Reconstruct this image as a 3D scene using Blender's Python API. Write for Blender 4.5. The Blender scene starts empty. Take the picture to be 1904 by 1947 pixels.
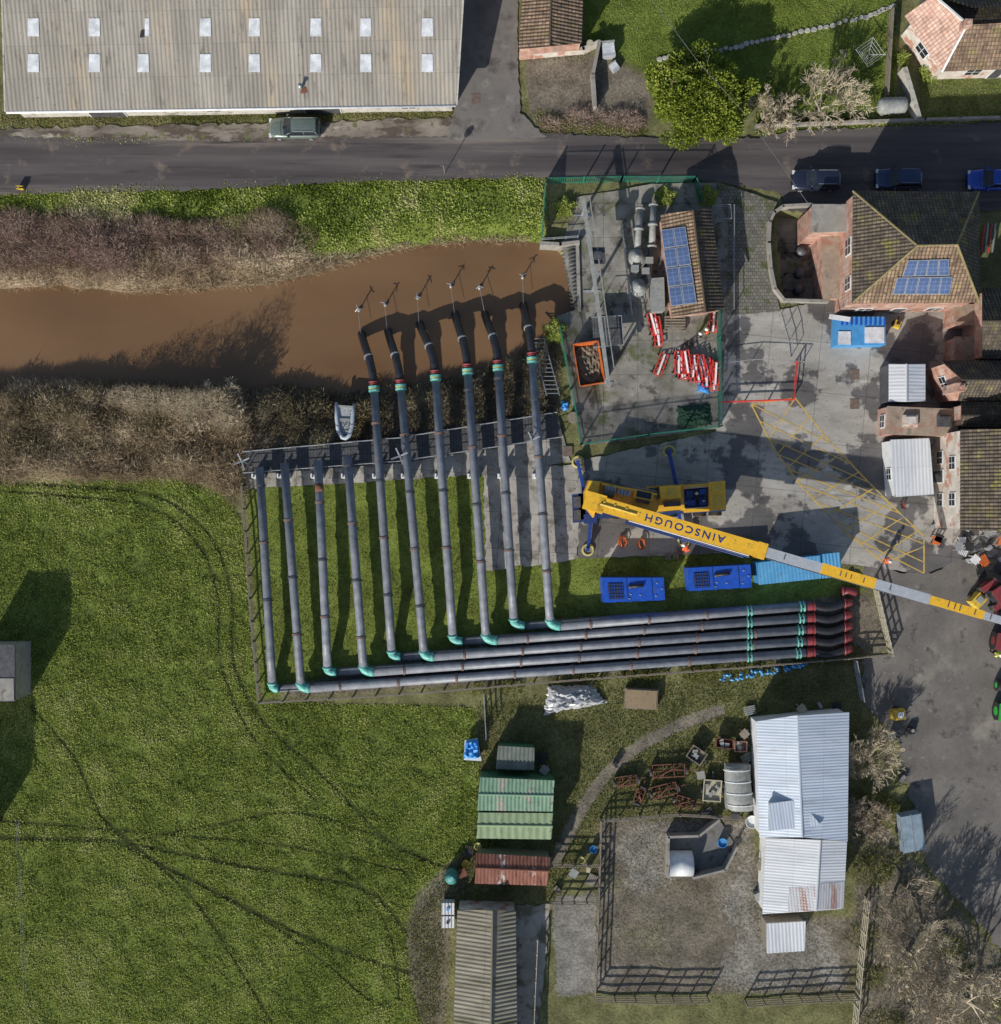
import bpy, math, random
import numpy as np
from mathutils import Vector, Matrix
random.seed(7); np.random.seed(7)
R=random.random
def U(a,b): return a+(b-a)*random.random()
S=0.046; H=100.; CX,CY=952.,973.5
SC=bpy.context.scene; COL=SC.collection
def P(x,y,h=0.):
    f=(H-h)/H
    return Vector(((x-CX)*S*f,(CY-y)*S*f,h))
def PP(l,h=0.): return [P(x,y,h) for x,y in l]
# ------------------------------------------------ mesh builder
class B:
    def __init__(s): s.v=[];s.f=[]
    def add(s,vs,fs):
        o=len(s.v); s.v+=[tuple(v) for v in vs]; s.f+=[tuple(i+o for i in f) for f in fs]; return s
    def prism(s,pts,z0,z1,top=None):
        a=sum(pts[i][0]*pts[(i+1)%len(pts)][1]-pts[(i+1)%len(pts)][0]*pts[i][1] for i in range(len(pts)))
        if a<0: pts=pts[::-1]
        n=len(pts); c=Vector((sum(p[0] for p in pts)/n,sum(p[1] for p in pts)/n))
        t=pts if top is None else [(c[0]+(p[0]-c[0])*top,c[1]+(p[1]-c[1])*top) for p in pts]
        s.add([(p[0],p[1],z0) for p in pts]+[(p[0],p[1],z1) for p in t],
          [tuple(range(n-1,-1,-1)),tuple(range(n,2*n))]+[(i,(i+1)%n,n+(i+1)%n,n+i) for i in range(n)])
        return s
    def qp(s,px,z0,z1,top=None): return s.prism(PP(px,z1),z0,z1,top)
    def box(s,c,sz,rot=0.,top=None):
        ca,sa=math.cos(rot),math.sin(rot)
        pts=[(c[0]+x*sz[0]/2*ca-y*sz[1]/2*sa,c[1]+x*sz[0]/2*sa+y*sz[1]/2*ca) for x,y in((-1,-1),(1,-1),(1,1),(-1,1))]
        return s.prism(pts,c[2]-sz[2]/2,c[2]+sz[2]/2,top)
    def obox(s,p0,p1,w,h,w2=None,h2=None):
        p0=Vector(p0);p1=Vector(p1);a=(p1-p0).normalized()
        sd=a.cross(Vector((0,0,1)))
        if sd.length<.01: sd=Vector((1,0,0))
        sd.normalize(); u=sd.cross(a); w2=w2 or w; h2=h2 or h
        vs=[p+sd*i*ww/2+u*j*hh/2 for p,ww,hh in((p0,w,h),(p1,w2,h2)) for i,j in((-1,-1),(1,-1),(1,1),(-1,1))]
        return s.add(vs,[(3,2,1,0),(4,5,6,7)]+[(i,(i+1)%4,4+(i+1)%4,4+i) for i in range(4)])
    def tube(s,pts,r,n=10,cap=True):
        pts=[Vector(p) for p in pts]; m=len(pts)
        if not isinstance(r,(list,tuple)): r=[r]*m
        vs=[];fs=[];ref=None
        for i,p in enumerate(pts):
            t=(pts[min(i+1,m-1)]-pts[max(i-1,0)]).normalized()
            if ref is None:
                ref=Vector((0,0,1)) if abs(t.z)<.9 else Vector((1,0,0))
            sd=t.cross(ref)
            if sd.length<1e-4: sd=t.cross(Vector((0.3,1,0.2)))
            sd.normalize(); u=sd.cross(t); ref=u
            for k in range(n):
                a=2*math.pi*k/n; vs.append(p+(sd*math.cos(a)+u*math.sin(a))*r[i])
        for i in range(m-1):
            for k in range(n):
                fs.append((i*n+k,i*n+(k+1)%n,(i+1)*n+(k+1)%n,(i+1)*n+k))
        if cap: fs+= [tuple(range(n-1,-1,-1)),tuple(range((m-1)*n,m*n))]
        return s.add(vs,fs)
    def cyl(s,c,r,z0,z1,n=16,r2=None): return s.tube([(c[0],c[1],z0),(c[0],c[1],z1)],[r,r if r2 is None else r2],n)
    def sph(s,c,r,n=10,m=6,zmin=-1.):
        if not isinstance(r,(list,tuple)): r=(r,r,r)
        vs=[];fs=[]
        for j in range(m+1):
            zz=zmin+(1-zmin)*j/m; ph=math.asin(max(-1,min(1,zz)))
            for k in range(n):
                a=2*math.pi*k/n; vs.append((c[0]+r[0]*math.cos(ph)*math.cos(a),c[1]+r[1]*math.cos(ph)*math.sin(a),c[2]+r[2]*math.sin(ph)))
        for j in range(m):
            for k in range(n): fs.append((j*n+k,j*n+(k+1)%n,(j+1)*n+(k+1)%n,(j+1)*n+k))
        return s.add(vs,fs)
    def torus(s,c,Rr,r,n=20,m=6,axis=None):
        pts=[Vector((c[0]+Rr*math.cos(2*math.pi*i/n),c[1]+Rr*math.sin(2*math.pi*i/n),c[2])) for i in range(n+1)]
        return s.tube(pts,r,m,False)
def mesh_of(name,b,mat,loc=(0,0,0),smooth=False):
    me=bpy.data.meshes.new(name); l=Vector(loc)
    me.from_pydata([(v[0]-l[0],v[1]-l[1],v[2]-l[2]) for v in b.v],[],b.f)
    if mat: me.materials.append(mat)
    if smooth: me.polygons.foreach_set('use_smooth',[True]*len(me.polygons))
    me.update(); return me
def link(o): COL.objects.link(o); return o
def setl(o,label,cat,group=None):
    o['label']=label;o['category']=cat
    if group:o['group']=group
def thing(name,label,cat,loc,group=None,rot=0.):
    o=bpy.data.objects.new(name,None); o.empty_display_size=.3; o.location=loc; o.rotation_euler[2]=rot
    setl(o,label,cat,group); return link(o)
def part(th,name,b,mat,smooth=False,label=None,local=False,root=None):
    o=bpy.data.objects.new(name,mesh_of(name,b,mat,(0,0,0) if local else (root or th).location,smooth))
    o.parent=th
    if label:o['label']=label
    return link(o)
def mono(name,label,cat,b,mat,loc,group=None,smooth=False):
    o=bpy.data.objects.new(name,mesh_of(name,b,mat,loc,smooth)); o.location=loc; setl(o,label,cat,group); return link(o)
def dup(th,loc,rot=None,scale=None,label=None):
    n=th.copy(); n.location=loc
    if rot is not None:n.rotation_euler=(rot if isinstance(rot,tuple) else (0,0,rot))
    if scale:n.scale=(scale,)*3
    if label:n['label']=label
    link(n)
    def rec(a,b_):
        for c in list(a.children):
            k=c.copy(); k.parent=b_; link(k); rec(c,k)
    rec(th,n); return n
# ------------------------------------------------ materials
def nt(name):
    m=bpy.data.materials.new(name); m.use_nodes=True; t=m.node_tree
    return m,t.nodes,t.links,t.nodes['Principled BSDF']
def ramp(N,cols,lo=.32,hi=.68):
    r=N.new('ShaderNodeValToRGB'); e=r.color_ramp.elements
    n=len(cols)
    while len(e)<n: e.new(.5)
    for i,c in enumerate(cols):
        e[i].position=lo+(hi-lo)*i/max(1,n-1); e[i].color=(*c,1)
    return r
def noise(N,L,vec,scale,detail=5,rough=.6):
    n=N.new('ShaderNodeTexNoise'); n.inputs['Scale'].default_value=scale; n.inputs['Detail'].default_value=detail; n.inputs['Roughness'].default_value=rough
    L.new(vec,n.inputs['Vector']); return n.outputs['Fac']
def mapping(N,L,vec,scale=(1,1,1),rot=0.):
    m=N.new('ShaderNodeMapping'); m.inputs['Scale'].default_value=scale; m.inputs['Rotation'].default_value=(0,0,rot); L.new(vec,m.inputs['Vector']); return m.outputs['Vector']
def mix(N,L,fac,a,b,bt='MIX'):
    m=N.new('ShaderNodeMix'); m.data_type='RGBA'; m.blend_type=bt
    if isinstance(fac,float): m.inputs[0].default_value=fac
    else: L.new(fac,m.inputs[0])
    for s,x in((6,a),(7,b)):
        if isinstance(x,tuple): m.inputs[s].default_value=(*x,1)
        else: L.new(x,m.inputs[s])
    return m.outputs[2]
def mrange(N,L,v,a,b,c=0.,d=1.):
    m=N.new('ShaderNodeMapRange'); m.interpolation_type='SMOOTHSTEP'; L.new(v,m.inputs[0])
    for i,x in enumerate((a,b,c,d)): m.inputs[i+1].default_value=x
    return m.outputs[0]
def M(name,cols,scale=4.,stretch=(1,1,1),coord='Object',rough=.8,bump=.25,bscale=25.,metal=0.,over=None,over2=None,brick=None,rot=0.,fine=.25,rand=0.,wet=None,bdist=.03,coat=0.,over3=None):
    m,N,L,bs=nt(name)
    tc=N.new('ShaderNodeTexCoord').outputs[coord]
    v=mapping(N,L,tc,stretch,rot)
    c=ramp(N,cols); L.new(noise(N,L,v,scale),c.inputs[0]); c=c.outputs[0]
    if fine:
        f=mrange(N,L,noise(N,L,tc,bscale,3,.7),.3,.7,1-fine,1+fine)
        cmb=N.new('ShaderNodeCombineColor'); [L.new(f,cmb.inputs[i]) for i in range(3)]
        c=mix(N,L,1.,c,cmb.outputs[0],'MULTIPLY')
    for ov in (over,over2,over3):
        if ov:
            f=mrange(N,L,noise(N,L,v if ov is not over3 else tc,ov[1],6,.65),ov[2],ov[3]); c=mix(N,L,f,c,ov[0])
    if brick:
        bt=N.new('ShaderNodeTexBrick'); L.new(mapping(N,L,tc,(1,1,1),rot if len(brick)<7 else brick[6]),bt.inputs['Vector'])
        bt.inputs['Scale'].default_value=1.; bt.inputs['Brick Width'].default_value=brick[0]; bt.inputs['Row Height'].default_value=brick[1]
        bt.inputs['Mortar Size'].default_value=brick[2]; bt.offset=brick[4]
        a=brick[5] if len(brick)>5 else .1
        bt.inputs['Color1'].default_value=(1-a,1-a,1-a,1); bt.inputs['Color2'].default_value=(1+a,1+a,1+a,1); bt.inputs['Mortar'].default_value=(brick[3],)*3+(1,)
        bt.inputs['Mortar Smooth'].default_value=.3
        c=mix(N,L,1.,c,bt.outputs['Color'],'MULTIPLY')
    if rand:
        oi=N.new('ShaderNodeObjectInfo'); f=mrange(N,L,oi.outputs['Random'],0,1,1-rand,1+rand)
        cmb=N.new('ShaderNodeCombineColor'); [L.new(f,cmb.inputs[i]) for i in range(3)]
        c=mix(N,L,1.,c,cmb.outputs[0],'MULTIPLY')
    bs.inputs['Roughness'].default_value=rough
    if wet:
        f=mrange(N,L,noise(N,L,tc,wet[0],6,.6),wet[1],wet[2])
        c=mix(N,L,f,c,mix(N,L,1.,c,(.36,.36,.385),'MULTIPLY'))
        L.new(mrange(N,L,f,0,1,rough,.35),bs.inputs['Roughness'])
    L.new(c,bs.inputs['Base Color']); bs.inputs['Metallic'].default_value=metal
    if coat: bs.inputs['Coat Weight'].default_value=coat
    if bump:
        bp=N.new('ShaderNodeBump'); bp.inputs['Strength'].default_value=bump; bp.inputs['Distance'].default_value=bdist
        L.new(noise(N,L,tc,bscale,4,.7),bp.inputs['Height']); L.new(bp.outputs[0],bs.inputs['Normal'])
    return m
def paint(name,c,rough=.45,var=.25,metal=0.,coat=0.,dirt=.0):
    d=tuple(x*(1-var) for x in c); e=tuple(min(1,x*(1+var*.6)) for x in c)
    return M(name,[d,c,e],2.5,rough=rough,bump=.08,bscale=12,fine=.12,metal=metal,coat=coat,over=((.12,.10,.08),1.3,.57,.8) if dirt else None)
def leafmat(name,cols,rough=.7,trans=.35):
    m,N,L,bs=nt(name)
    a=N.new('ShaderNodeAttribute'); a.attribute_name='v'
    r=ramp(N,cols,0.,1.); L.new(a.outputs['Fac'],r.inputs[0])
    L.new(r.outputs[0],bs.inputs['Base Color']); bs.inputs['Roughness'].default_value=rough; bs.inputs['Specular IOR Level'].default_value=.15
    if trans:
        t=N.new('ShaderNodeBsdfTranslucent'); L.new(r.outputs[0],t.inputs[0]); x=N.new('ShaderNodeMixShader'); x.inputs[0].default_value=trans
        L.new(bs.outputs[0],x.inputs[1]); L.new(t.outputs[0],x.inputs[2]); L.new(x.outputs[0],N['Material Output'].inputs[0])
    return m
mt={}
mt['steel']=M('galvanised steel',[(.28,.29,.3),(.42,.43,.44)],3,rough=.45,metal=.4)
mt['dsteel']=M('dark steel',[(.06,.06,.065),(.12,.12,.13)],3,rough=.5,metal=.3)
mt['black']=M('black rubber',[(.012,.012,.014),(.03,.03,.03)],3,rough=.55)
mt['pipe']=M('slate grey pipe coating',[(.12,.13,.152),(.165,.176,.20),(.215,.227,.25)],1.2,rough=.5,bump=.1,rand=.12,over=((.13,.10,.07),1.5,.64,.8))
mt['hose']=M('black ribbed hose',[(.012,.012,.016),(.03,.03,.036)],3,rough=.4)
mt['flange']=M('rusty flange',[(.10,.07,.06),(.2,.12,.09),(.14,.13,.13)],4,rough=.7)
mt['teal']=M('teal flange paint',[(.04,.25,.22),(.12,.42,.36),(.3,.55,.48)],3,rough=.5,over=((.1,.1,.08),4,.6,.7))
mt['redp']=M('faded red paint',[(.16,.025,.03),(.27,.045,.05)],3,rough=.5,over=((.07,.04,.04),3,.55,.65))
mt['brick']=M('pink brick',[(.24,.12,.085),(.37,.21,.16),(.46,.32,.26)],1.2,rough=.9,brick=(.45,.16,.02,1.15,.5,.12),over=((.40,.33,.28),.8,.5,.7),over2=((.14,.10,.08),.6,.56,.7))
mt['cream']=M('weathered white render',[(.42,.37,.32),(.62,.58,.52)],1.,rough=.9,over=((.4,.2,.14),.9,.5,.62))
mt['white']=M('white paint',[(.55,.56,.57),(.72,.73,.73)],1.5,rough=.6,fine=.08)
mt['conc']=M('concrete',[(.22,.205,.18),(.32,.3,.27)],1.,rough=.9,over=((.12,.11,.08),1.2,.55,.7))
mt['lconc']=M('pale concrete',[(.36,.34,.3),(.48,.46,.41)],1.,rough=.9,over=((.2,.18,.14),1.5,.52,.68))
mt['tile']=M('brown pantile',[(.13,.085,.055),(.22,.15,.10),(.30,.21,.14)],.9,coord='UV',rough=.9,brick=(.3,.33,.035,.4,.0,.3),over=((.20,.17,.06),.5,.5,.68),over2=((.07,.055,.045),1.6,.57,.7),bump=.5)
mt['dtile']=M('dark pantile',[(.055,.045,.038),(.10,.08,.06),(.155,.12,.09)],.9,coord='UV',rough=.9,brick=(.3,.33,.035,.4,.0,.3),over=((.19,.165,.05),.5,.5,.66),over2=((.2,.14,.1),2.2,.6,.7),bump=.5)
mt['ptile']=M('pink clay tile',[(.40,.24,.19),(.52,.34,.27),(.58,.42,.35)],.9,coord='UV',rough=.9,brick=(.3,.33,.03,.6,.0,.2),bump=.4,over=((.33,.22,.16),.8,.5,.7))
mt['corr']=M('fibre cement sheet',[(.235,.215,.18),(.30,.275,.235),(.36,.335,.29)],.5,stretch=(1,.25,1),coord='UV',rough=.9,brick=(1.06,2.6,.03,.8,.0,.07),over=((.38,.30,.20),.25,.5,.7),over2=((.18,.165,.14),1.4,.54,.7),bump=.3,over3=((.15,.14,.11),3.,.6,.7))
mt['corr2']=M('mossy fibre cement',[(.15,.135,.10),(.23,.21,.16),(.3,.275,.21)],.7,stretch=(1,.3,1),coord='UV',rough=.9,brick=(1.06,2.6,.03,.7,.0,.06),over=((.1,.1,.05),.9,.5,.7),bump=.3)
mt['tinblue']=M('pale blue tin sheet',[(.40,.46,.54),(.50,.56,.64),(.58,.63,.69)],.6,stretch=(1,.2,1),coord='UV',rough=.5,brick=(.9,2.4,.02,.75,.0,.06),over=((.35,.36,.38),.7,.53,.7))
mt['tinwhite']=M('white tin sheet',[(.5,.52,.54),(.62,.64,.66),(.7,.71,.72)],.6,stretch=(1,.2,1),coord='UV',rough=.5,brick=(.9,2.4,.02,.75,.0,.06),over=((.38,.28,.24),.9,.6,.68))
mt['tinrust']=M('rust streaked white sheet',[(.45,.45,.46),(.6,.6,.61)],.6,stretch=(1,.2,1),coord='UV',rough=.6,brick=(.9,2.4,.02,.75,.0,.06),over=((.36,.2,.16),1.1,.46,.58))
mt['rusty']=M('rusty tin sheet',[(.14,.045,.03),(.22,.08,.05),(.3,.14,.1)],1.2,stretch=(1,.4,1),coord='UV',rough=.8,over=((.5,.45,.42),.7,.55,.6),over2=((.07,.03,.025),1.5,.55,.65),brick=(.8,2.,.02,.7,0,.15))
mt['gtin']=M('green container roof',[(.12,.22,.15),(.17,.29,.19),(.24,.35,.24)],.9,stretch=(1,.4,1),coord='UV',rough=.6,over=((.38,.28,.24),.8,.5,.62),over3=((.1,.14,.09),2.,.54,.7))
mt['gtin2']=M('pale green container roof',[(.19,.26,.13),(.25,.33,.18),(.3,.38,.22)],.9,stretch=(1,.4,1),coord='UV',rough=.6,over=((.12,.13,.05),.8,.53,.7),over3=((.2,.13,.08),2.,.6,.7))
mt['green']=paint('green steel',(.06,.17,.09)); mt['pgreen']=paint('palisade green',(.02,.15,.10))
mt['rust']=M('rust',[(.1,.04,.025),(.2,.085,.05)],3,rough=.9)
mt['wood']=M('weathered wood',[(.15,.125,.10),(.26,.225,.175)],3,stretch=(1,1,6),rough=.9)
mt['lwood']=M('bleached timber rail',[(.34,.31,.22),(.5,.46,.34)],3,rough=.9)
mt['yellow']=paint('crane yellow',(.74,.42,.03),.35,.12,coat=.3,dirt=1)
mt['dyellow']=paint('dull yellow',(.55,.38,.05)); mt['palegreen']=paint('fender yellow',(.5,.45,.16))
mt['blue']=paint('deep blue paint',(.012,.075,.42),.4,.2,coat=.2,dirt=1); mt['mblue']=paint('mid navy paint',(.012,.05,.24),.5,.2,dirt=1); mt['cblue']=paint('navy steel',(.012,.035,.14)); mt['lblue']=paint('light blue paint',(.06,.27,.56),.5,.15)
mt['letter']=paint('dark blue lettering',(.01,.03,.16))
mt['boom']=paint('grey white boom',(.36,.38,.41),.4,.12)
mt['orange']=paint('orange paint',(.55,.13,.03),dirt=1); mt['hiviz']=paint('orange cloth',(.75,.12,.03),.8); mt['hiyel']=paint('hi vis yellow cloth',(.6,.75,.05),.8)
mt['navy']=paint('dark cloth',(.02,.02,.03),.9); mt['skin']=paint('skin',(.5,.3,.22),.6)
mt['red']=paint('red plastic',(.52,.04,.03)); mt['glass']=M('dark glass',[(.01,.013,.018),(.03,.035,.045)],2,rough=.08,bump=0,fine=0,metal=0.)
mt['pv']=M('solar cell blue',[(.05,.08,.16),(.09,.13,.24)],1.,rough=.2,bump=0,fine=.05,coord='UV',brick=(.5,.4,.03,1.7,.0,.05))
mt['tan']=M('tan felt roof',[(.26,.2,.15),(.36,.29,.22)],1.,rough=.9,over=((.3,.16,.11),.8,.5,.65),over2=((.15,.13,.11),1.3,.55,.7))
mt['tarp']=M('silver tarpaulin',[(.35,.36,.36),(.6,.6,.6)],3,rough=.35,metal=.2)
mt['btarp']=M('blue tarpaulin',[(.03,.2,.6),(.1,.4,.8)],3,rough=.4)
mt['gtank']=M('grey tank plastic',[(.2,.21,.2),(.3,.31,.29)],3,rough=.6)
mt['bark']=M('bark',[(.12,.10,.07),(.2,.165,.12)],5,rough=.95)
mt['twig']=M('pale twigs',[(.36,.30,.21),(.52,.45,.33)],2,rough=.95,bump=0)
mt['dtwig']=M('brown twigs',[(.26,.21,.15),(.4,.33,.25)],2,rough=.95,bump=0)
mt['skl']=M('translucent skylight',[(.4,.42,.44),(.72,.74,.77)],1.2,rough=.4,coord='Object')
mt['grate']=M('dark grating',[(.06,.062,.065),(.12,.12,.125)],2,rough=.7,brick=(.25,.12,.03,.4,.0,.1))
# ------------------------------------------------ terrain
def inpoly(pts,X,Y):
    r=np.zeros(X.shape,bool); n=len(pts)
    for i in range(n):
        x0,y0=pts[i][0],pts[i][1]; x1,y1=pts[(i+1)%n][0],pts[(i+1)%n][1]
        if y0==y1: continue
        c=((y0>Y)!=(y1>Y)); r^= c&(X<(x1-x0)*(Y-y0)/(y1-y0)+x0)
    return r
def dline(pts,X,Y):
    d=np.full(X.shape,1e9)
    for a,b in zip(pts[:-1],pts[1:]):
        dx,dy=b[0]-a[0],b[1]-a[1]; t=np.clip(((X-a[0])*dx+(Y-a[1])*dy)/(dx*dx+dy*dy),0,1)
        d=np.minimum(d,np.hypot(X-a[0]-t*dx,Y-a[1]-t*dy))
    return d
def smooth_line(p,k=8):
    out=[]
    for i in range(len(p)-1):
        p0=p[max(i-1,0)];p1=p[i];p2=p[i+1];p3=p[min(i+2,len(p)-1)]
        for j in range(k):
            t=j/k; out.append(tuple(.5*((2*p1[a])+(-p0[a]+p2[a])*t+(2*p0[a]-5*p1[a]+4*p2[a]-p3[a])*t*t+(-p0[a]+3*p1[a]-3*p2[a]+p3[a])*t**3) for a in(0,1)))
    return out+[p[-1]]
G=.25; core=np.arange(-60,60.001,G)
outer=[62,66,75,95,140,230,400,800]
ax=np.concatenate([-np.array(outer[::-1],float),core,np.array(outer,float)])
no=len(outer); n=len(ax)
X,Y=np.meshgrid(ax,ax)
def blur(m,k):
    if k<1:return m
    w=2*k+1
    for a_ in (0,1):
        for _ in range(2):
            c=np.cumsum(np.pad(m,[(k+1,k) if i==a_ else (0,0) for i in (0,1)],mode='edge'),axis=a_)
            m=(np.take(c,range(w,c.shape[a_]),axis=a_)-np.take(c,range(0,c.shape[a_]-w),axis=a_))/w
    return m
def mask(polys,bl):
    m=np.zeros(X.shape)
    for p in polys: m[inpoly(PP(p),X,Y)]=1
    return blur(m,int(bl/G/2))
river=[(-1500,540),(0,547),(60,541),(120,544),(190,550),(260,556),(310,548),(360,552),(430,541),(500,539),(545,528),(590,524),(640,503),(680,494),(720,478),(800,464),(850,459),(900,452),(950,458),(1000,456),(1068,470),(1090,540),(1100,590),(1050,605),(1045,640),(1000,655),(950,684),(900,700),(800,722),(700,728),(650,742),(600,738),(540,728),(460,735),(350,724),(250,726),(120,718),(0,724),(-1500,715)]
pit=[(1478,398),(1560,398),(1575,568),(1492,568)]
field=[(-9000,905),(0,905),(200,908),(350,902),(430,940),(465,1010),(492,1335),(905,1345),(912,1480),(905,1600),(850,1640),(790,1700),(770,1760),(775,1860),(800,1950),(800,9000),(-9000,9000)]
reedN=[(-1500,420),(0,400),(70,412),(140,400),(200,415),(250,408),(330,430),(400,436),(470,455),(560,462),(600,490),(640,490),(720,478),(800,465),(800,500),(640,520),(560,548),(260,560),(0,556),(-1500,556)]
reedS=[(-1500,712),(0,718),(460,732),(472,800),(460,925),(420,925),(350,895),(0,895),(-1500,895)]
bankS=[(460,730),(700,722),(1000,650),(1062,640),(1065,790),(760,850),(465,862)]
grassN=[(-1500,392),(0,372),(330,360),(700,345),(1030,338),(1035,455),(900,450),(700,472),(600,478),(480,462),(330,428),(140,402),(0,398),(-1500,415)]
lawn=[(1110,-600),(1705,-600),(1705,100),(1700,215),(1560,215),(1440,200),(1250,150),(1150,90),(1110,80)]
pipeyard=[(468,905),(925,900),(925,1085),(1100,1060),(1430,1045),(1640,1110),(1670,1240),(498,1332)]
mudyard=[(995,95),(1110,95),(1240,150),(1240,235),(1010,235)]
paddock=[(1140,1560),(1430,1560),(1450,1735),(1620,1745),(1620,1890),(1130,1890)]
seast=[(1620,1500),(1740,1640),(1850,1760),(2400,2300),(1640,2600),(1630,1700)]
underrows=[(560,1300),(1050,1195),(1660,1125),(1690,1240),(500,1332)]
rough1=[(905,1340),(1640,1250),(1640,1400),(1600,1560),(1140,1560),(1050,1720),(850,1720),(830,1950),(790,1950),(780,1750),(905,1600)]
wornedge=[(905,1625),(860,1640),(800,1690),(772,1760),(778,1860),(800,1960),(850,1960),(865,1730),(900,1690)]
paths=[smooth_line([(1055,1640),(1095,1560),(1140,1490),(1200,1430),(1280,1385),(1370,1350)])]
ruts=[smooth_line(p) for p in [[(60,1345),(140,1440),(200,1560),(300,1640),(420,1700),(600,1790),(780,1850)],[(-50,1592),(100,1595),(230,1602),(480,1650),(690,1690),(770,1770)],
 [(-50,915),(150,925),(300,945),(400,1020),(440,1130),(445,1260),(500,1370),(620,1480),(740,1600),(850,1650)],[(230,1602),(400,1570),(560,1545),(720,1590)],[(0,1560),(300,1585),(560,1610),(780,1660)],[(-40,930),(150,945),(290,965),(380,1040),(415,1140),(420,1260),(480,1400),(600,1520)],[(200,1560),(350,1690),(430,1800),(520,1950)],[(220,1600),(520,1760),(700,1900)],[(640,1650),(700,1700),(745,1790),(760,1900)]]]
rutw=[.16,.2,.15,.1,.1,.12,.13,.13,.12]
gravelS=[(1050,1705),(1135,1700),(1130,1890),(1060,1895)]
mR=mask([river],2.0); mP=mask([pit],.3)
rn=np.random.randn(n,n); n1=blur(rn,2); n1/=n1.std(); n2=blur(np.random.randn(n,n),10); n2/=n2.std(); n3=blur(np.random.randn(n,n),5); n3/=n3.std(); n0=blur(np.random.randn(n,n),1); n0/=n0.std()
Z=-.10+.02*np.clip(n1,-2,2)+.02*np.clip(n2,-2,2)-2.6*mR-2.3*mP
bk=mask([reedN,reedS,bankS],1.5)*(1-mR); Z+=bk*np.clip(n1*.06+n2*.08,-.3,.3)
Z+=mask([field],1.)*np.clip(n0,-2,2)*.022
Z[:no]=-.1;Z[-no:]=-.1
def gi(x,y): return np.clip(((np.asarray(y)+60)/G).astype(int)+no,0,n-1),np.clip(((np.asarray(x)+60)/G).astype(int)+no,0,n-1)
def zt(x,y):
    fx=np.clip((np.asarray(x)+60)/G,0,len(core)-2)+no; fy=np.clip((np.asarray(y)+60)/G,0,len(core)-2)+no
    i=fx.astype(int);j=fy.astype(int);a=fx-i;b=fy-j
    return (Z[j,i]*(1-a)+Z[j,i+1]*a)*(1-b)+(Z[j+1,i]*(1-a)+Z[j+1,i+1]*a)*b
me=bpy.data.meshes.new('ground')
me.vertices.add(n*n); me.vertices.foreach_set('co',np.stack([X,Y,Z],-1).ravel())
idx=np.arange(n*n).reshape(n,n); q=np.stack([idx[:-1,:-1],idx[:-1,1:],idx[1:,1:],idx[1:,:-1]],-1).reshape(-1,4)
me.loops.add(q.size); me.loops.foreach_set('vertex_index',q.ravel()); me.polygons.add(len(q))
me.polygons.foreach_set('loop_start',np.arange(len(q))*4); me.polygons.foreach_set('loop_total',np.full(len(q),4)); me.polygons.foreach_set('use_smooth',np.ones(len(q),bool))
me.update()
def pl(p): return [P(a,b) for a,b in p]
dp=np.zeros(X.shape)
for p in paths: dp=np.maximum(dp,(dline(pl(p),X,Y)<.55))
dr=np.zeros(X.shape)
for p,w_ in zip(ruts,rutw): dr=np.maximum(dr,np.clip((w_+.22-dline(pl(p),X,Y))/.22,0,1))
inpad=inpoly(PP(paddock),X,Y)
pg=blur((inpad&(n3>.7)).astype(float),2)*.35
zones=[np.stack([mask([field],.6),np.clip(mask([reedN,reedS],1.),0,1),np.clip(mask([bankS,mudyard,paddock,seast,underrows],1.2)+.75*mask([wornedge],1.),0,1),np.ones((n,n))],-1),
       np.stack([np.clip(mask([grassN,lawn,pipeyard],.8)*(1-mask([underrows],1.))+pg,0,1),blur(dp,1),np.clip(mask([gravelS],.8)+.6*blur((inpad&(n2>.2)).astype(float),3),0,1),np.ones((n,n))],-1),
       np.stack([dr,dr,dr,np.ones((n,n))],-1)]
for nm,z in zip(('za','zb','zc'),zones):
    a=me.color_attributes.new(nm,'FLOAT_COLOR','POINT'); a.data.foreach_set('color',z.ravel().astype(np.float32))
m,N,L,bs=nt('ground cover')
tc=N.new('ShaderNodeTexCoord').outputs['Object']
nf=noise(N,L,tc,5.,6,.7); nm_=noise(N,L,tc,.5,5,.6); nfi=noise(N,L,tc,22.,4,.7)
def rp(cols,src=nf,lo=.33,hi=.67):
    r=ramp(N,cols,lo,hi); L.new(src,r.inputs[0]); return r.outputs[0]
col=rp([(.10,.105,.045),(.165,.165,.07),(.23,.205,.11)])
att=[]
for nm in('za','zb','zc'):
    a=N.new('ShaderNodeAttribute'); a.attribute_name=nm; s=N.new('ShaderNodeSeparateColor'); L.new(a.outputs['Color'],s.inputs[0]); att+=[s.outputs[i] for i in range(3)]
def edge(mk,amt=.7):
    a=N.new('ShaderNodeMath');a.operation='SUBTRACT';L.new(nf,a.inputs[0]);a.inputs[1].default_value=.5
    b=N.new('ShaderNodeMath');b.operation='MULTIPLY_ADD';L.new(a.outputs[0],b.inputs[0]);b.inputs[1].default_value=amt*2;L.new(mk,b.inputs[2])
    return mrange(N,L,b.outputs[0],.35,.65)
pal=[[(.06,.085,.018),(.13,.17,.035),(.2,.24,.06)],[(.12,.09,.06),(.24,.18,.12),(.36,.29,.19)],[(.11,.092,.068),(.18,.155,.12),(.26,.228,.175)],
     [(.085,.12,.02),(.16,.2,.04),(.22,.26,.06)],[(.13,.115,.09),(.2,.175,.135),(.26,.23,.18)],[(.16,.15,.13),(.25,.235,.205),(.34,.32,.285)]]
for i in (2,0,3,1,4,5): col=mix(N,L,edge(att[i]),col,rp(pal[i]))
dk=mrange(N,L,nm_,.3,.7,.68,1.22); cc=N.new('ShaderNodeCombineColor'); [L.new(dk,cc.inputs[i]) for i in range(3)]
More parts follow.
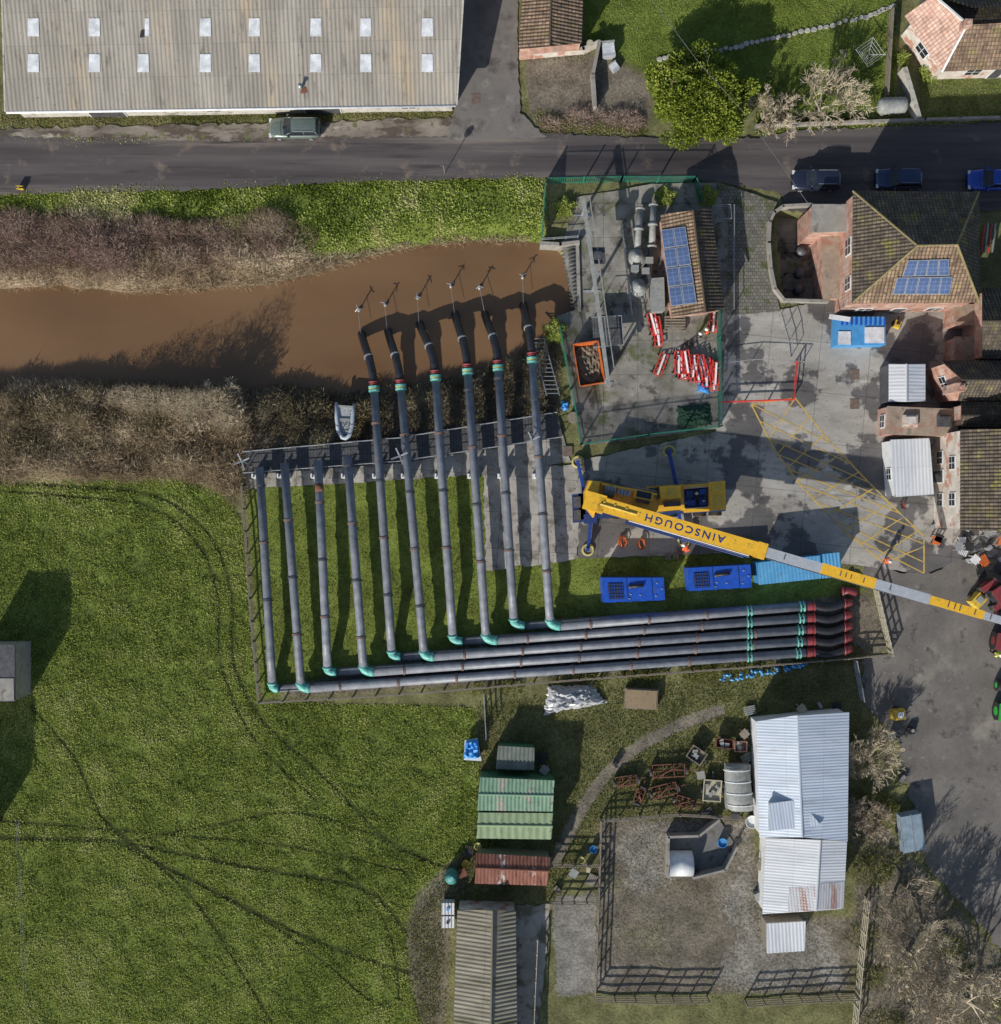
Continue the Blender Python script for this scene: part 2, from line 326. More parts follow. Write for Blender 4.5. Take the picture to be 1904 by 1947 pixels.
col=mix(N,L,1.,col,cc.outputs[0],'MULTIPLY')
col=mix(N,L,att[6],col,mix(N,L,1.,col,(.34,.33,.42),'MULTIPLY'))  # shade inside the wheel ruts painted into the ground colour, darker and bluer
L.new(col,bs.inputs['Base Color']); bs.inputs['Roughness'].default_value=.95; bs.inputs['Specular IOR Level'].default_value=.15
bp=N.new('ShaderNodeBump');bp.inputs['Strength'].default_value=.7;bp.inputs['Distance'].default_value=.12;L.new(nf,bp.inputs['Height'])
bp2=N.new('ShaderNodeBump');bp2.inputs['Strength'].default_value=.5;bp2.inputs['Distance'].default_value=.05;L.new(nfi,bp2.inputs['Height']);L.new(bp.outputs[0],bp2.inputs['Normal']);L.new(bp2.outputs[0],bs.inputs['Normal'])
me.materials.append(m); g=bpy.data.objects.new('ground',me); g['kind']='structure'; link(g)
# ------------------------------------------------ flat surfaces
def surf(name,px,z,mat,jit=.08,step=.5,skirt=0.):
    pts=PP(px); out=[]
    for i in range(len(pts)):
        a,b=pts[i],pts[(i+1)%len(pts)]; k=max(1,int((b-a).length/step)) if jit else 1
        for j in range(k):
            p=a.lerp(b,j/k); out.append((p.x+U(-jit,jit),p.y+U(-jit,jit)))
    bb=B()
    if skirt: bb.prism(out,z-skirt,z)
    else: bb.add([(p[0],p[1],z) for p in out],[tuple(range(len(out)))])
    import bmesh
    me=mesh_of(name,bb,mat); bm=bmesh.new(); bm.from_mesh(me); bmesh.ops.triangulate(bm,faces=[f for f in bm.faces if len(f.verts)>4]); bm.to_mesh(me); bm.free()
    if not skirt and me.polygons and me.polygons[0].normal.z<0: me.flip_normals()
    o=bpy.data.objects.new(name,me); o['kind']='structure'; return link(o)
m_road=M('road asphalt',[(.055,.047,.047),(.082,.07,.069),(.115,.10,.095)],.5,stretch=(.1,1.6,1),rough=.85,bump=.3,bscale=40,over=((.22,.185,.155),.3,.53,.75),over2=((.045,.038,.038),.9,.53,.7),rot=-.03,over3=((.17,.135,.105),.45,.56,.72))
m_verge=M('muddy kerb strip',[(.13,.11,.09),(.21,.18,.15),(.29,.255,.215)],.6,stretch=(.4,1,1),rough=.9,over=((.085,.065,.052),.7,.46,.56),over2=((.38,.35,.3),.5,.6,.66),over3=((.12,.13,.05),1.2,.56,.62))
m_side=M('grey lane asphalt',[(.12,.11,.10),(.17,.155,.14),(.21,.195,.18)],.4,rough=.9,over=((.08,.07,.06),.4,.5,.7),over3=((.28,.255,.22),.6,.56,.75))
m_yard=M('yard concrete',[(.25,.232,.205),(.335,.315,.28),(.43,.405,.365)],.3,stretch=(.45,1.2,1),rough=.85,brick=(4.4,4.4,.045,.68,.0,.025,.1),rot=.75,wet=(.16,.505,.54),over=((.18,.165,.14),.7,.52,.72),over2=((.50,.475,.43),.4,.58,.7),over3=((.13,.115,.095),2.2,.6,.72))
m_pad=M('pad concrete',[(.26,.24,.21),(.36,.335,.295),(.46,.43,.38)],.5,rough=.85,brick=(3.6,3.2,.045,.6,.0,.07),rot=.07,over=((.17,.155,.125),.7,.49,.64),over3=((.1,.095,.08),2.2,.58,.7))
m_comp=M('compound concrete',[(.16,.15,.13),(.225,.21,.18),(.3,.285,.25)],.6,rough=.9,over=((.10,.11,.05),.4,.5,.65),brick=(3.,3.,.035,.6,.0,.05),over2=((.085,.075,.065),.7,.52,.64),over3=((.35,.33,.29),1.,.62,.72))
m_lane=M('worn lane',[(.10,.09,.08),(.14,.128,.115),(.19,.172,.15)],.35,rough=.9,over=((.25,.225,.19),.2,.52,.72),over2=((.075,.066,.06),.7,.53,.68),over3=((.24,.22,.19),1.8,.6,.72))
m_lc=M('pale strip concrete',[(.28,.26,.22),(.4,.37,.32)],.6,rough=.9,over=((.14,.13,.09),.5,.48,.6))
m_yl=M('worn yellow marking',[(.44,.30,.07),(.6,.41,.09)],2.,rough=.8,over=((.27,.25,.22),1.5,.52,.62))
m_stone=M('stone slab',[(.3,.29,.26),(.45,.43,.4)],1.5,rough=.9,rand=.15)
surf('road',[(-2500,180),(-600,235),(0,260),(480,268),(870,258),(1020,252),(1240,262),(1460,262),(1500,248),(1904,232),(2600,222),(4500,200),(4500,400),(2600,400),(1904,400),(1500,402),(1480,365),(1360,345),(1000,337),(700,345),(350,362),(0,370),(-600,390),(-2500,440)],.03,m_road,.13,.35)
surf('pavement',[(-500,225),(0,243),(250,240),(480,236),(870,222),(1000,232),(1015,262),(870,265),(480,272),(0,266),(-500,245)],.022,m_verge,.18,.4)
surf('side_road',[(880,-700),(990,-700),(985,120),(990,215),(1040,262),(850,268),(865,215),(865,-100)],.038,m_side,.1,.35)
surf('bridge_deck',[(1362,345),(1478,385),(1466,430),(1470,540),(1485,592),(1380,600),(1385,430)],.05,M('cobbled deck',[(.13,.12,.10),(.22,.205,.175)],.8,rough=.9,brick=(.35,.3,.03,.5,.5,.2),over=((.1,.11,.05),.8,.5,.62)),.03,skirt=2.6)
surf('yard',[(1095,878),(1362,820),(1366,592),(1485,590),(1560,572),(1620,570),(2600,560),(2600,1010),(1904,1030),(1760,1092),(1640,1075),(1430,1050),(1100,1062)],.026,m_yard,.07)
surf('concrete_pad',[(918,898),(1097,882),(1100,1064),(925,1084)],.03,m_pad,.12)
surf('compound_floor',[(1098,375),(1240,350),(1362,347),(1388,420),(1384,600),(1366,815),(1105,848),(1065,640),(1060,600),(1095,590),(1068,462)],.033,m_comp,.04,skirt=2.6)
surf('lane',[(1640,1078),(1760,1090),(1904,1032),(2700,1000),(2700,2600),(2100,2000),(1880,1780),(1760,1640),(1705,1400),(1640,1340),(1640,1255),(1692,1240),(1660,1110)],.02,m_lane,.25)
surf('concrete_path',[(982,1722),(1048,1720),(1022,1960),(1015,2100),(975,2100)],.02,m_lc,.1)
surf('embankment_path',[(466,862),(760,852),(1062,792),(1085,878),(925,902),(760,912),(468,930)],.02,m_pad,.08)
surf('courtyard_floor',[(1480,400),(1560,400),(1572,566),(1494,566)],-2.25,m_comp,0)
# water
m,N,L,bs=nt('muddy river water'); tc=N.new('ShaderNodeTexCoord').outputs['Object']
r=ramp(N,[(.135,.075,.035),(.175,.10,.048),(.21,.125,.062)],.3,.7); L.new(noise(N,L,mapping(N,L,tc,(.4,1,1)),.12,4,.5),r.inputs[0]); L.new(r.outputs[0],bs.inputs['Base Color']); bs.inputs['Roughness'].default_value=.22
bp=N.new('ShaderNodeBump');bp.inputs['Strength'].default_value=.12;bp.inputs['Distance'].default_value=.03;L.new(noise(N,L,tc,2.5,3,.5),bp.inputs['Height']);L.new(bp.outputs[0],bs.inputs['Normal'])
bb=B().add([P(-1500,380,-1.2),P(1110,380,-1.2),P(1110,790,-1.2),P(-1500,790,-1.2)],[(3,2,1,0)])
o=bpy.data.objects.new('water',mesh_of('water',bb,m)); o['kind']='structure'; link(o)
# yellow box markings
bb=B()
def strip(b,a,c,w,z):
    a=P(*a);c=P(*c);d=(c-a).normalized();s=Vector((-d.y,d.x,0))*w/2
    b.add([(p.x,p.y,z) for p in(a-s,c-s,c+s,a+s)],[(0,1,2,3)])
outl=[(1428,768),(1512,757),(1570,830),(1640,905),(1700,965),(1757,1020),(1757,1090)]
for a,c in zip(outl[:-1],outl[1:]): strip(bb,a,c,.13,.034)
ll=[(1428,768),(1470,850),(1520,920),(1600,1005),(1680,1070)]
for a,c in zip(ll[:-1],ll[1:]): strip(bb,a,c,.13,.036)
def lerp2(pts,t):
    k=t*(len(pts)-1); i=min(int(k),len(pts)-2); f=k-i; return (pts[i][0]*(1-f)+pts[i+1][0]*f,pts[i][1]*(1-f)+pts[i+1][1]*f)
for i in range(10):
    t=i/10; strip(bb,lerp2(outl[1:],t*.95),lerp2(ll,min(1,t*.95+.2)),.10,.038)
    if i<9: strip(bb,lerp2(ll,t),lerp2(outl[1:],min(1,t+.24)),.10,.040)
o=bpy.data.objects.new('road_marking',mesh_of('road_marking',bb,m_yl)); o['kind']='structure'; link(o)
# stepping stones
path=[(1255,112),(1300,102),(1350,97),(1400,89),(1450,77),(1500,66),(1560,52),(1620,38),(1665,27),(1700,8)]
tot=46
for i in range(tot):
    x,y=lerp2(path,i/(tot-1)); b=B(); k=7; r0=U(.17,.25)
    loc=P(x,y+U(-2,2)); loc.z=-.12
    b.prism([(loc.x+r0*U(.8,1.15)*1.2*math.cos(a*2*math.pi/k),loc.y+r0*U(.8,1.1)*math.sin(a*2*math.pi/k)) for a in range(k)],-.12,.04,.93)
    mono('stepping_stone','pale flat stone set in the garden lawn','stone',b,m_stone,loc,'stepping stones crossing the lawn')
# ------------------------------------------------ vegetation soups
def randin(poly,k):
    pts=PP(poly); xs=[max(-58,p.x) for p in pts]; ys=[p.y for p in pts]
    x0,x1,y0,y1=max(min(xs),-46),min(max(xs),46),max(min(ys),-47),min(max(ys),47)
    o=np.zeros((0,2))
    while len(o)<k:
        c=np.stack([np.random.uniform(x0,x1,k*2),np.random.uniform(y0,y1,k*2)],-1); c=c[inpoly(pts,c[:,0],c[:,1])]; o=np.concatenate([o,c])
    return o[:k]
def soup(pos,d,ln,wd,mat,name,val=None,kind='stuff',parent=None,loc=(0,0,0),flat_=0.):
    k=len(pos); d=d/np.linalg.norm(d,axis=1,keepdims=True); rv=np.random.randn(k,3)
    if flat_: rv=rv*(1-flat_)+np.array([0,0,2.])*flat_
    s=np.cross(d,rv); s/=np.linalg.norm(s,axis=1,keepdims=True)+1e-9
    ln=np.broadcast_to(ln,(k,))[:,None]; wd=np.broadcast_to(wd,(k,))[:,None]
    mid=pos+d*ln*.5; v=np.stack([pos,mid-s*wd/2,pos+d*ln,mid+s*wd/2],1).reshape(-1,3)-np.array(loc)
    me=bpy.data.meshes.new(name); me.vertices.add(4*k); me.vertices.foreach_set('co',v.ravel())
    me.loops.add(4*k); me.loops.foreach_set('vertex_index',np.arange(4*k)); me.polygons.add(k); me.polygons.foreach_set('loop_start',np.arange(k)*4); me.polygons.foreach_set('loop_total',np.full(k,4)); me.update()
    if val is None: val=np.random.rand(k)
    c=np.repeat(np.clip(val,0,1),4); a=me.color_attributes.new('v','FLOAT_COLOR','POINT'); a.data.foreach_set('color',np.stack([c,c,c,np.ones_like(c)],-1).ravel().astype(np.float32))
    me.materials.append(mat); o=bpy.data.objects.new(name,me)
    if kind:o['kind']=kind
    if parent: o.parent=parent
    return link(o)
def scatter(name,polys,k,ln,wd,mat,up=.8,lean=(0,0),z0=0.,excl=None,vn=(.14,.1,0.),fl=0.,vs=.2,jit=0.):
    p=np.concatenate([randin(q_,kk) for q_,kk in zip(polys,k)])
    if jit: p=p+np.random.randn(*p.shape)*jit
    if excl is not None:
        p=p[excl(p[:,0],p[:,1])]
    z=zt(p[:,0],p[:,1])+z0; keep=z>-1.25; p=p[keep];z=z[keep]; kk=len(p)
    d=np.random.randn(kk,3)*.6; d[:,0]+=lean[0]; d[:,1]+=lean[1]; d[:,2]=np.abs(d[:,2])*.5+up
    g_=gi(p[:,0],p[:,1])
    val=.5+vs*np.random.randn(kk)+vn[0]*n2[g_]+vn[1]*n1[g_]+.06*n3[g_]+(vn[2] if len(vn)>2 else 0)*n0[g_]
    return soup(np.column_stack([p,z]),d,np.random.uniform(ln[0],ln[1],kk),np.random.uniform(wd[0],wd[1],kk),mat,name,val,flat_=fl)
m_fg=leafmat('field grass blades',[(.12,.155,.03),(.27,.33,.065),(.42,.47,.12),(.58,.58,.25)])
m_lg=leafmat('lawn grass blades',[(.08,.13,.02),(.17,.25,.04),(.26,.34,.07),(.36,.42,.13)])
m_yg=leafmat('olive yard grass blades',[(.09,.095,.025),(.16,.17,.04),(.24,.24,.07),(.34,.31,.14)])
m_bg=leafmat('bank grass blades',[(.10,.14,.02),(.27,.35,.06),(.42,.48,.12),(.6,.58,.28)])
m_rd=leafmat('dead reed blades',[(.18,.13,.08),(.36,.275,.175),(.52,.425,.29),(.68,.59,.43)])
m_sc=leafmat('pinkish brown scrub',[(.14,.09,.07),(.3,.2,.165),(.43,.31,.26),(.55,.43,.36)])
m_dk=leafmat('dark bank scrub',[(.07,.06,.035),(.16,.13,.075),(.25,.205,.125),(.33,.29,.16)])
m_rg=leafmat('rough grass blades',[(.09,.11,.025),(.17,.19,.045),(.26,.265,.085),(.38,.34,.18)])
rutd=[pl(p) for p in ruts]
def norut(x,y):
    k=np.ones(x.shape,bool)
    for p,w_ in zip(rutd,rutw): k&=(dline(p,x,y)>w_)|(np.random.rand(*x.shape)<.1)
    g_=gi(x,y); k&=np.random.rand(*x.shape)<np.clip(.72+.28*n0[g_]+.1*n1[g_],.12,1)
    return k
scatter('field_grass',[field],[420000],(.10,.27),(.04,.09),m_fg,.26,(.14,-.14),excl=norut,fl=.3,vn=(.10,.10,.12))
scatter('bank_grass',[grassN],[40000],(.12,.32),(.07,.17),m_bg,.22,fl=.45,vn=(.2,.18,.1),jit=.25,excl=lambda x,y:np.random.rand(*x.shape)<np.clip(.75+.3*n1[gi(x,y)],.15,1))
scatter('reed_bed',[reedN,reedS],[26000,36000],(.4,1.0),(.02,.055),m_rd,.3,(.2,.1),jit=.3,vn=(.12,.2,.1))
scatter('straw_edge',[[(0,862),(440,850),(462,925),(425,930),(350,903),(0,908)]],[24000],(.4,.9),(.03,.06),m_rd,.3,(.1,-.3),z0=.2,jit=.25)
scatter('bank_scrub',[bankS],[20000],(.2,.7),(.03,.08),m_dk,.6,vn=(.14,.2,.1))
scatter('yard_grass',[pipeyard],[60000],(.08,.18),(.03,.07),m_yg,.35,excl=lambda x,y:(~inpoly(PP(underrows),x,y)|(np.random.rand(*x.shape)<.3))&(np.random.rand(*x.shape)<np.clip(.65+.3*n3[gi(x,y)],.1,1)),fl=.2,jit=.15)
scatter('lawn_grass',[lawn,[(1750,150),(2000,150),(2000,232),(1750,232)]],[60000,9000],(.07,.16),(.03,.06),m_lg,.35,fl=.2,vn=(.14,.14,.06))
pth=pl(paths[0])
scatter('rough_grass',[rough1,seast,[(0,217),(860,203),(860,222),(0,240)],[(985,80),(1110,80),(1110,110),(985,110)],[(1015,210),(1230,240),(1230,258),(1030,255)],wornedge],[75000,9000,12000,1500,4000,2500],(.08,.24),(.03,.08),m_rg,.4,excl=lambda x,y:(dline(pth,x,y)>.5)|(np.random.rand(*x.shape)<.06),fl=.15,vn=(.2,.16,.08),jit=.2)
scatter('paddock_grass',[[(1140,1560),(1620,1600),(1620,1950),(1100,1950)]],[40000],(.05,.15),(.03,.06),m_yg,.35,excl=lambda x,y:np.random.rand(*x.shape)<np.clip(.22+.22*n3[gi(x,y)]+.1*n1[gi(x,y)],.03,.8),fl=.2,jit=.3)
scatter('verge_grass',[[(1440,215),(1904,222),(1904,236),(1500,250),(1440,258)],[(0,366),(340,352),(1000,330),(1000,350),(350,375),(0,385)],[(-20,262),(480,268),(480,272),(-20,268)]],[6000,9000,700],(.10,.28),(.05,.12),m_bg,.4,jit=.15)
def mounds(name,spots,mat,k,ln,wd,dome=.5):
    ps=[];ds=[];vs=[]
    for (x,y,r,h) in spots:
        c=P(x,y); kk=int(k*r*r); a=np.random.rand(kk)*2*np.pi; rr=np.sqrt(np.random.rand(kk))*r; px=c.x+rr*np.cos(a)*1.4; py=c.y+rr*np.sin(a)
        zz=zt(px,py)+h*(1-(rr/r)**2)*np.random.rand(kk)**dome; ps.append(np.column_stack([px,py,zz]))
        tone=U(-.15,.15)
        d=np.random.randn(kk,3)*.7; d[:,2]=np.abs(d[:,2]); d[:,0]+=np.cos(a)*.5; d[:,1]+=np.sin(a)*.5; ds.append(d); vs.append(.3+tone+.4*(zz-zt(px,py))/h+np.random.randn(kk)*.15)
    pos=np.concatenate(ps); kp=pos[:,2]>-1.2
    return soup(pos[kp],np.concatenate(ds)[kp],np.random.uniform(ln[0],ln[1],kp.sum()),np.random.uniform(wd[0],wd[1],kp.sum()),mat,name,np.concatenate(vs)[kp])
mounds('river_scrub',[(U(0,580),U(430,505),U(.9,1.9),U(.6,1.4)) for _ in range(24)]+[(U(-20,250),U(430,520),U(1.2,2.2),U(.6,1.5)) for _ in range(9)],m_sc,520,(.2,.6),(.014,.04))
mounds('water_edge_tufts',[(x+U(-8,8),lerp2([(0,552),(120,548),(260,560),(360,556),(500,542),(590,528),(640,507),(720,482),(800,468),(900,456),(1000,460)],x/1000)[1]+U(-6,5),U(.2,.6),U(.2,.5)) for x in range(0,1000,11)],m_rd,900,(.3,.7),(.02,.05))
mounds('river_brambles',[(U(0,440),U(745,850),U(.9,1.8),U(.5,1.5)) for _ in range(18)]+[(U(470,700),U(745,830),U(.7,1.2),U(.3,.8)) for _ in range(10)],m_dk,420,(.2,.6),(.03,.08))
mounds('river_straw_clumps',[(U(0,450),U(745,850),U(.7,1.4),U(.5,1.2)) for _ in range(22)],m_rd,420,(.3,.8),(.02,.05))
mounds('bank_thicket',[(415,775,1.9,5.2),(385,772,1.5,4.5),(350,770,1.5,3.8),(310,764,1.5,3.2),(275,760,1.4,2.8),(240,754,1.3,2.1),(440,800,1.3,3.)],leafmat('tan thicket twigs',[(.2,.16,.1),(.36,.29,.2),(.5,.42,.3),(.62,.54,.4)]),1200,(.2,.7),(.014,.04),.8)
mounds('pale_reed_clumps',[(U(0,450),U(865,898),U(.6,1.1),U(.4,.9)) for _ in range(34)]+[(450,940,.8,.8),(440,915,.9,.8)],m_rd,600,(.4,.9),(.02,.05))
mounds('garden_scrub',[(U(1030,1210),U(215,240),U(.5,.9),U(.5,1.)) for _ in range(12)],leafmat('pinkish bramble',[(.15,.09,.08),(.35,.24,.2),(.46,.35,.3),(.5,.42,.37)]),600,(.2,.4),(.02,.05))
mounds('lane_scrub',[(U(1620,1690),U(1500,1660),U(.8,1.3),U(.4,1.)) for _ in range(10)]+[(U(1640,1900),U(1760,1960),U(.7,1.2),U(.1,.4)) for _ in range(12)],m_rg,260,(.2,.5),(.03,.07))
mounds('fence_weeds',[(lambda x:(x,1335-(x-500)*.085+U(-3,12),U(.5,.9),U(.3,.6)))(U(900,1640)) for _ in range(26)]+[(U(600,1600),U(1290,1310)-(0),.3,.2) for _ in range(1)],m_rg,420,(.2,.5),(.03,.08))
# trees
def grow(b,p,d,l,r,depth,spread,mr=.02):
    segs=3 if depth>0 else 2; pts=[p.copy()]
    for i in range(segs):
        d=(d+Vector((U(-1,1),U(-1,1),U(-.6,.8)))*.2).normalized(); p=p+d*l/segs; pts.append(p.copy())
    b.tube(pts,[max(mr,r*(1-.35*i/segs)) for i in range(segs+1)],5 if r>.06 else 3,False)
    if depth<=0:return
    for k in range(random.choice((3,4)) if depth>1 else 5):
        ax_=Vector((U(-1,1),U(-1,1),U(-.3,.5))).normalized(); nd=(d+ax_*spread*U(.6,1.2)).normalized()
        grow(b,pts[random.choice((1,2,len(pts)-1,len(pts)-1))],nd,l*U(.6,.82),r*.56,depth-1,spread,mr)
def bare(name,label,cat,px,py,h,spread,lv,mats,r=.16,l=1.6,z=None,stems=1,group=None,mr=.018):
    loc=P(px,py); loc.z=float(zt(loc.x,loc.y)) if z is None else z
    th=thing(name,label,cat,loc,group); tb=B();cb=B()
    for s_ in range(stems):
        d0=Vector((U(-.2,.2),U(-.2,.2),1)) if stems==1 else Vector((U(-1,1),U(-1,1),.8))
        base=loc+Vector((U(-.2,.2),U(-.2,.2),0))*(stems>1)
        top=base+d0.normalized()*h*.3; tb.tube([base,base.lerp(top,.5),top],[r*1.3,r*1.05,r],7)
        for k in range(5):
            a=k*1.257+U(-.4,.4); d=Vector((math.cos(a)*spread,math.sin(a)*spread,U(.4,1.))).normalized()
            grow(cb,top-d0*U(0,.3)*h*.2,d,l*U(.8,1.2),r*.6,lv,.75,mr)
    part(th,'trunk',tb,mats[0],True); part(th,'crown',cb,mats[1]); return th
TW=(mt['bark'],mt['twig']);TD=(mt['bark'],mt['dtwig'])
bare('bare_tree','leafless pale tree growing beside the garden wall','tree',1548,215,4,1.1,4,TW,.14,1.6)
bare('bare_shrub','leafless tan shrub beside the road hedge','shrub',1465,225,2.6,1.2,4,TW,.07,1.0,stems=2)
bare('bare_shrub','tangled leafless shrub next to the oil tank','shrub',1600,180,3,1.2,4,TW,.07,1.1,stems=1)
bare('bare_shrub','big pale leafless bush on the river bank','shrub',408,778,3.2,1.2,4,TW,.07,1.1,stems=2)
bare('bare_tree','round leafless tree beside the tin shed','tree',1660,1440,3.,1.2,4,TW,.10,1.2,stems=2)
bare('bare_tree','large leafless tree at the edge of the lane','tree',1725,1810,5.5,1.2,5,TW,.18,1.9,mr=.02)
bare('bare_tree','large leafless tree with dense pale twigs by the fence','tree',1835,1900,5,1.3,5,TW,.22,2.5,mr=.024)
bare('bare_tree','slender leafless tree at the lane edge','tree',1700,1700,4,1.1,4,TD,.12,1.6)
bare('bare_shrub','low leafless bush behind the tin shed','shrub',1650,1560,2.2,1.2,4,TD,.06,.9,stems=2)
def leafy(label,px,py,r,h,mat,k,name='evergreen_tree'):
    loc=P(px,py); loc.z=-.1; th=thing(name,label,'tree',loc); tb=B(); tb.tube([loc,loc+Vector((.1,.05,h*.35)),loc+Vector((0,.1,h*.6))],[.25,.2,.13],8)
    for i in range(9):
        a=i*.7; tb.tube([loc+Vector((0,0,h*U(.25,.5))),loc+Vector((math.cos(a)*r*.6,math.sin(a)*r*.6,h*U(.5,.8)))],[.09,.03],5)
    part(th,'trunk',tb,mt['bark'],True)
    ps=[];ds=[];vs=[]
    for c in range(170):
        v=np.random.randn(3); v/=np.linalg.norm(v); v[2]=abs(v[2])*1.-.25; an=math.atan2(v[1],v[0]); q=v*np.array([r,r,h*.5])*U(.5,1.)*(.9+.07*math.sin(5*an+1)+.06*math.sin(3*an)); ctr=np.array(loc)+q+np.array([0,0,h*.5])
        cr=U(.35,.85); kk=int(k*cr*cr); w=np.random.randn(kk,3); w/=np.linalg.norm(w,axis=1,keepdims=True); rad=np.random.rand(kk,1)**.33
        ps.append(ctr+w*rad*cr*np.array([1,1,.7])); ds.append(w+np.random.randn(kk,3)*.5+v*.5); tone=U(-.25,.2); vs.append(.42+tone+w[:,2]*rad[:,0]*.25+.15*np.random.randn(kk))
    o=soup(np.concatenate(ps)-np.array(loc),np.concatenate(ds),.26,.13,mat,'crown',np.concatenate(vs),kind=None,parent=th)
m_ev=leafmat('glossy evergreen leaf',[(.06,.09,.012),(.15,.2,.025),(.28,.34,.05),(.46,.47,.12)],.5,.25)
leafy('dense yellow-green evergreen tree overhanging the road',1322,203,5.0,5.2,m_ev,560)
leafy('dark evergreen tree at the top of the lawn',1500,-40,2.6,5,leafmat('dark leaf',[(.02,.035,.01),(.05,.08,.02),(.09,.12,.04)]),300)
def shrub(label,x,y,r,h,mat):
    loc=P(x,y);loc.z=-.08;kk=int(2500*r*r)
    w=np.random.randn(kk,3);w/=np.linalg.norm(w,axis=1,keepdims=True);w[:,2]=np.abs(w[:,2]);rad=np.random.rand(kk,1)**.4
    th=thing('garden_shrub',label,'shrub',loc); b=B()
    for i in range(5): b.tube([loc,loc+Vector((U(-r,r)*.6,U(-r,r)*.6,h*.7))],[.03,.01],4)
    part(th,'stem',b,mt['bark']); soup(w*rad*np.array([r,r,h])*(1+.2*np.sin(5*np.arctan2(w[:,1],w[:,0])))[:,None],w+np.random.randn(kk,3)*.5,.16,.08,mat,'foliage',.4+.3*w[:,2]*rad[:,0]+.15*np.random.randn(kk),kind=None,parent=th)
shrub('green garden shrub beside the pink tiled house',1765,140,.8,1.1,m_bg); shrub('small clipped shrub in the cottage garden',1716,112,.6,.7,m_bg)
shrub('green shrub growing at the sluice corner',1055,630,1.,1.2,m_bg); shrub('green shrub inside the compound fence',1345,375,.9,.8,m_bg); shrub('leafy bush at the pavement edge by the wall',1385,240,.9,1.2,m_ev); shrub('low green bush between fence and pump pipes',1265,375,.9,.5,m_bg); shrub('low green bush by the compound gate',1075,395,.9,.6,m_bg); shrub('weedy bush behind the rusty shed',925,1608,.6,.6,m_rg)
# ------------------------------------------------ roofs & buildings
def roofmesh(th,name,polys,mat,pitch=.35,amp=.03,thick=.06,step=4,label=None,root=None):
    vs=[];fs=[];uvs=[]
    for poly in polys:
        poly=[Vector(p) for p in poly]; e=(poly[1]-poly[0]).normalized(); nrm=None
        for k in range(2,len(poly)):
            nn=e.cross(poly[k]-poly[0])
            if nn.length>1e-3: nrm=nn.normalized(); break
        if nrm.z<0:nrm=-nrm
        v=nrm.cross(e)
        if v.dot(poly[2]-poly[0])<0: v=-v
        q=[((p-poly[0]).dot(e),(p-poly[0]).dot(v)) for p in poly]; u0=min(a for a,_ in q); u1=max(a for a,_ in q)
        nsm=max(2,int((u1-u0)/pitch*step)); base=len(vs)
        us=[u0+1e-4+(u1-u0-2e-4)*i/nsm for i in range(nsm+1)]
        for i,u in enumerate(us):
            hits=[]
            for k in range(len(q)):
                a,b_=q[k],q[(k+1)%len(q)]
                if (a[0]-u)*(b_[0]-u)<=0 and abs(a[0]-b_[0])>1e-9: hits.append(a[1]+(b_[1]-a[1])*(u-a[0])/(b_[0]-a[0]))
            lo,hi=(min(hits),max(hits)) if hits else (0,0)
            w=(0,1,1,0)[i%4] if step==4 else (1 if i%step==0 else 0)
            for t in (lo,hi):
                vs.append(poly[0]+e*u+v*t+nrm*amp*w); uvs.append((u,t))
        for i in range(nsm): fs.append((base+2*i,base+2*i+2,base+2*i+3,base+2*i+1))
        b0=len(vs); k=len(poly)
        for p,c in zip(poly,q): vs.append(p-nrm*.004);uvs.append(c)
        for p,c in zip(poly,q): vs.append(p-nrm*thick);uvs.append(c)
        fs.append(tuple(b0+k+i for i in range(k)))
        for i in range(k): fs.append((b0+i,b0+(i+1)%k,b0+k+(i+1)%k,b0+k+i))
    l=(root or th).location; me=bpy.data.meshes.new(name); me.from_pydata([tuple(x-l) for x in vs],[],fs); uv=me.uv_layers.new(name='UVMap')
    for lp in me.loops: uv.data[lp.index].uv=uvs[lp.vertex_index]
    me.materials.append(mat); o=bpy.data.objects.new(name,me); o.parent=th
    if label:o['label']=label
    return link(o)
def cen(pts): return sum((Vector((p[0],p[1],0)) for p in pts),Vector())/len(pts)
def windows(th,p,q,specs,zb,out):
    d=(q-p);d.z=0;Ln=d.length;d.normalize();nn=Vector((-d.y,d.x,0))
    if nn.dot(out)<0:nn=-nn
    for t,z,w,h,kd in specs:
        c=Vector((p.x,p.y,0))+d*Ln*t; a=math.atan2(d.y,d.x); cz=zb+z+h/2
        f=B().box((c.x+nn.x*.03,c.y+nn.y*.03,cz),(w+.16,.08,h+.16),a); g_=B().box((c.x+nn.x*.06,c.y+nn.y*.06,cz),(w,.06,h),a)
        if kd=='door': o=part(th,'door',g_,mt['dsteel'])
        else:
            o=part(th,'window',g_,mt['glass'])
            g2=B()
            g2.box((c.x+nn.x*.085,c.y+nn.y*.085,cz),(.05,.03,h),a).box((c.x+nn.x*.085,c.y+nn.y*.085,cz),(w,.024,.05),a); part(o,'glazing_bar',g2,mt['white'],root=th)
        part(o,'frame',f,mt['white'],root=th)
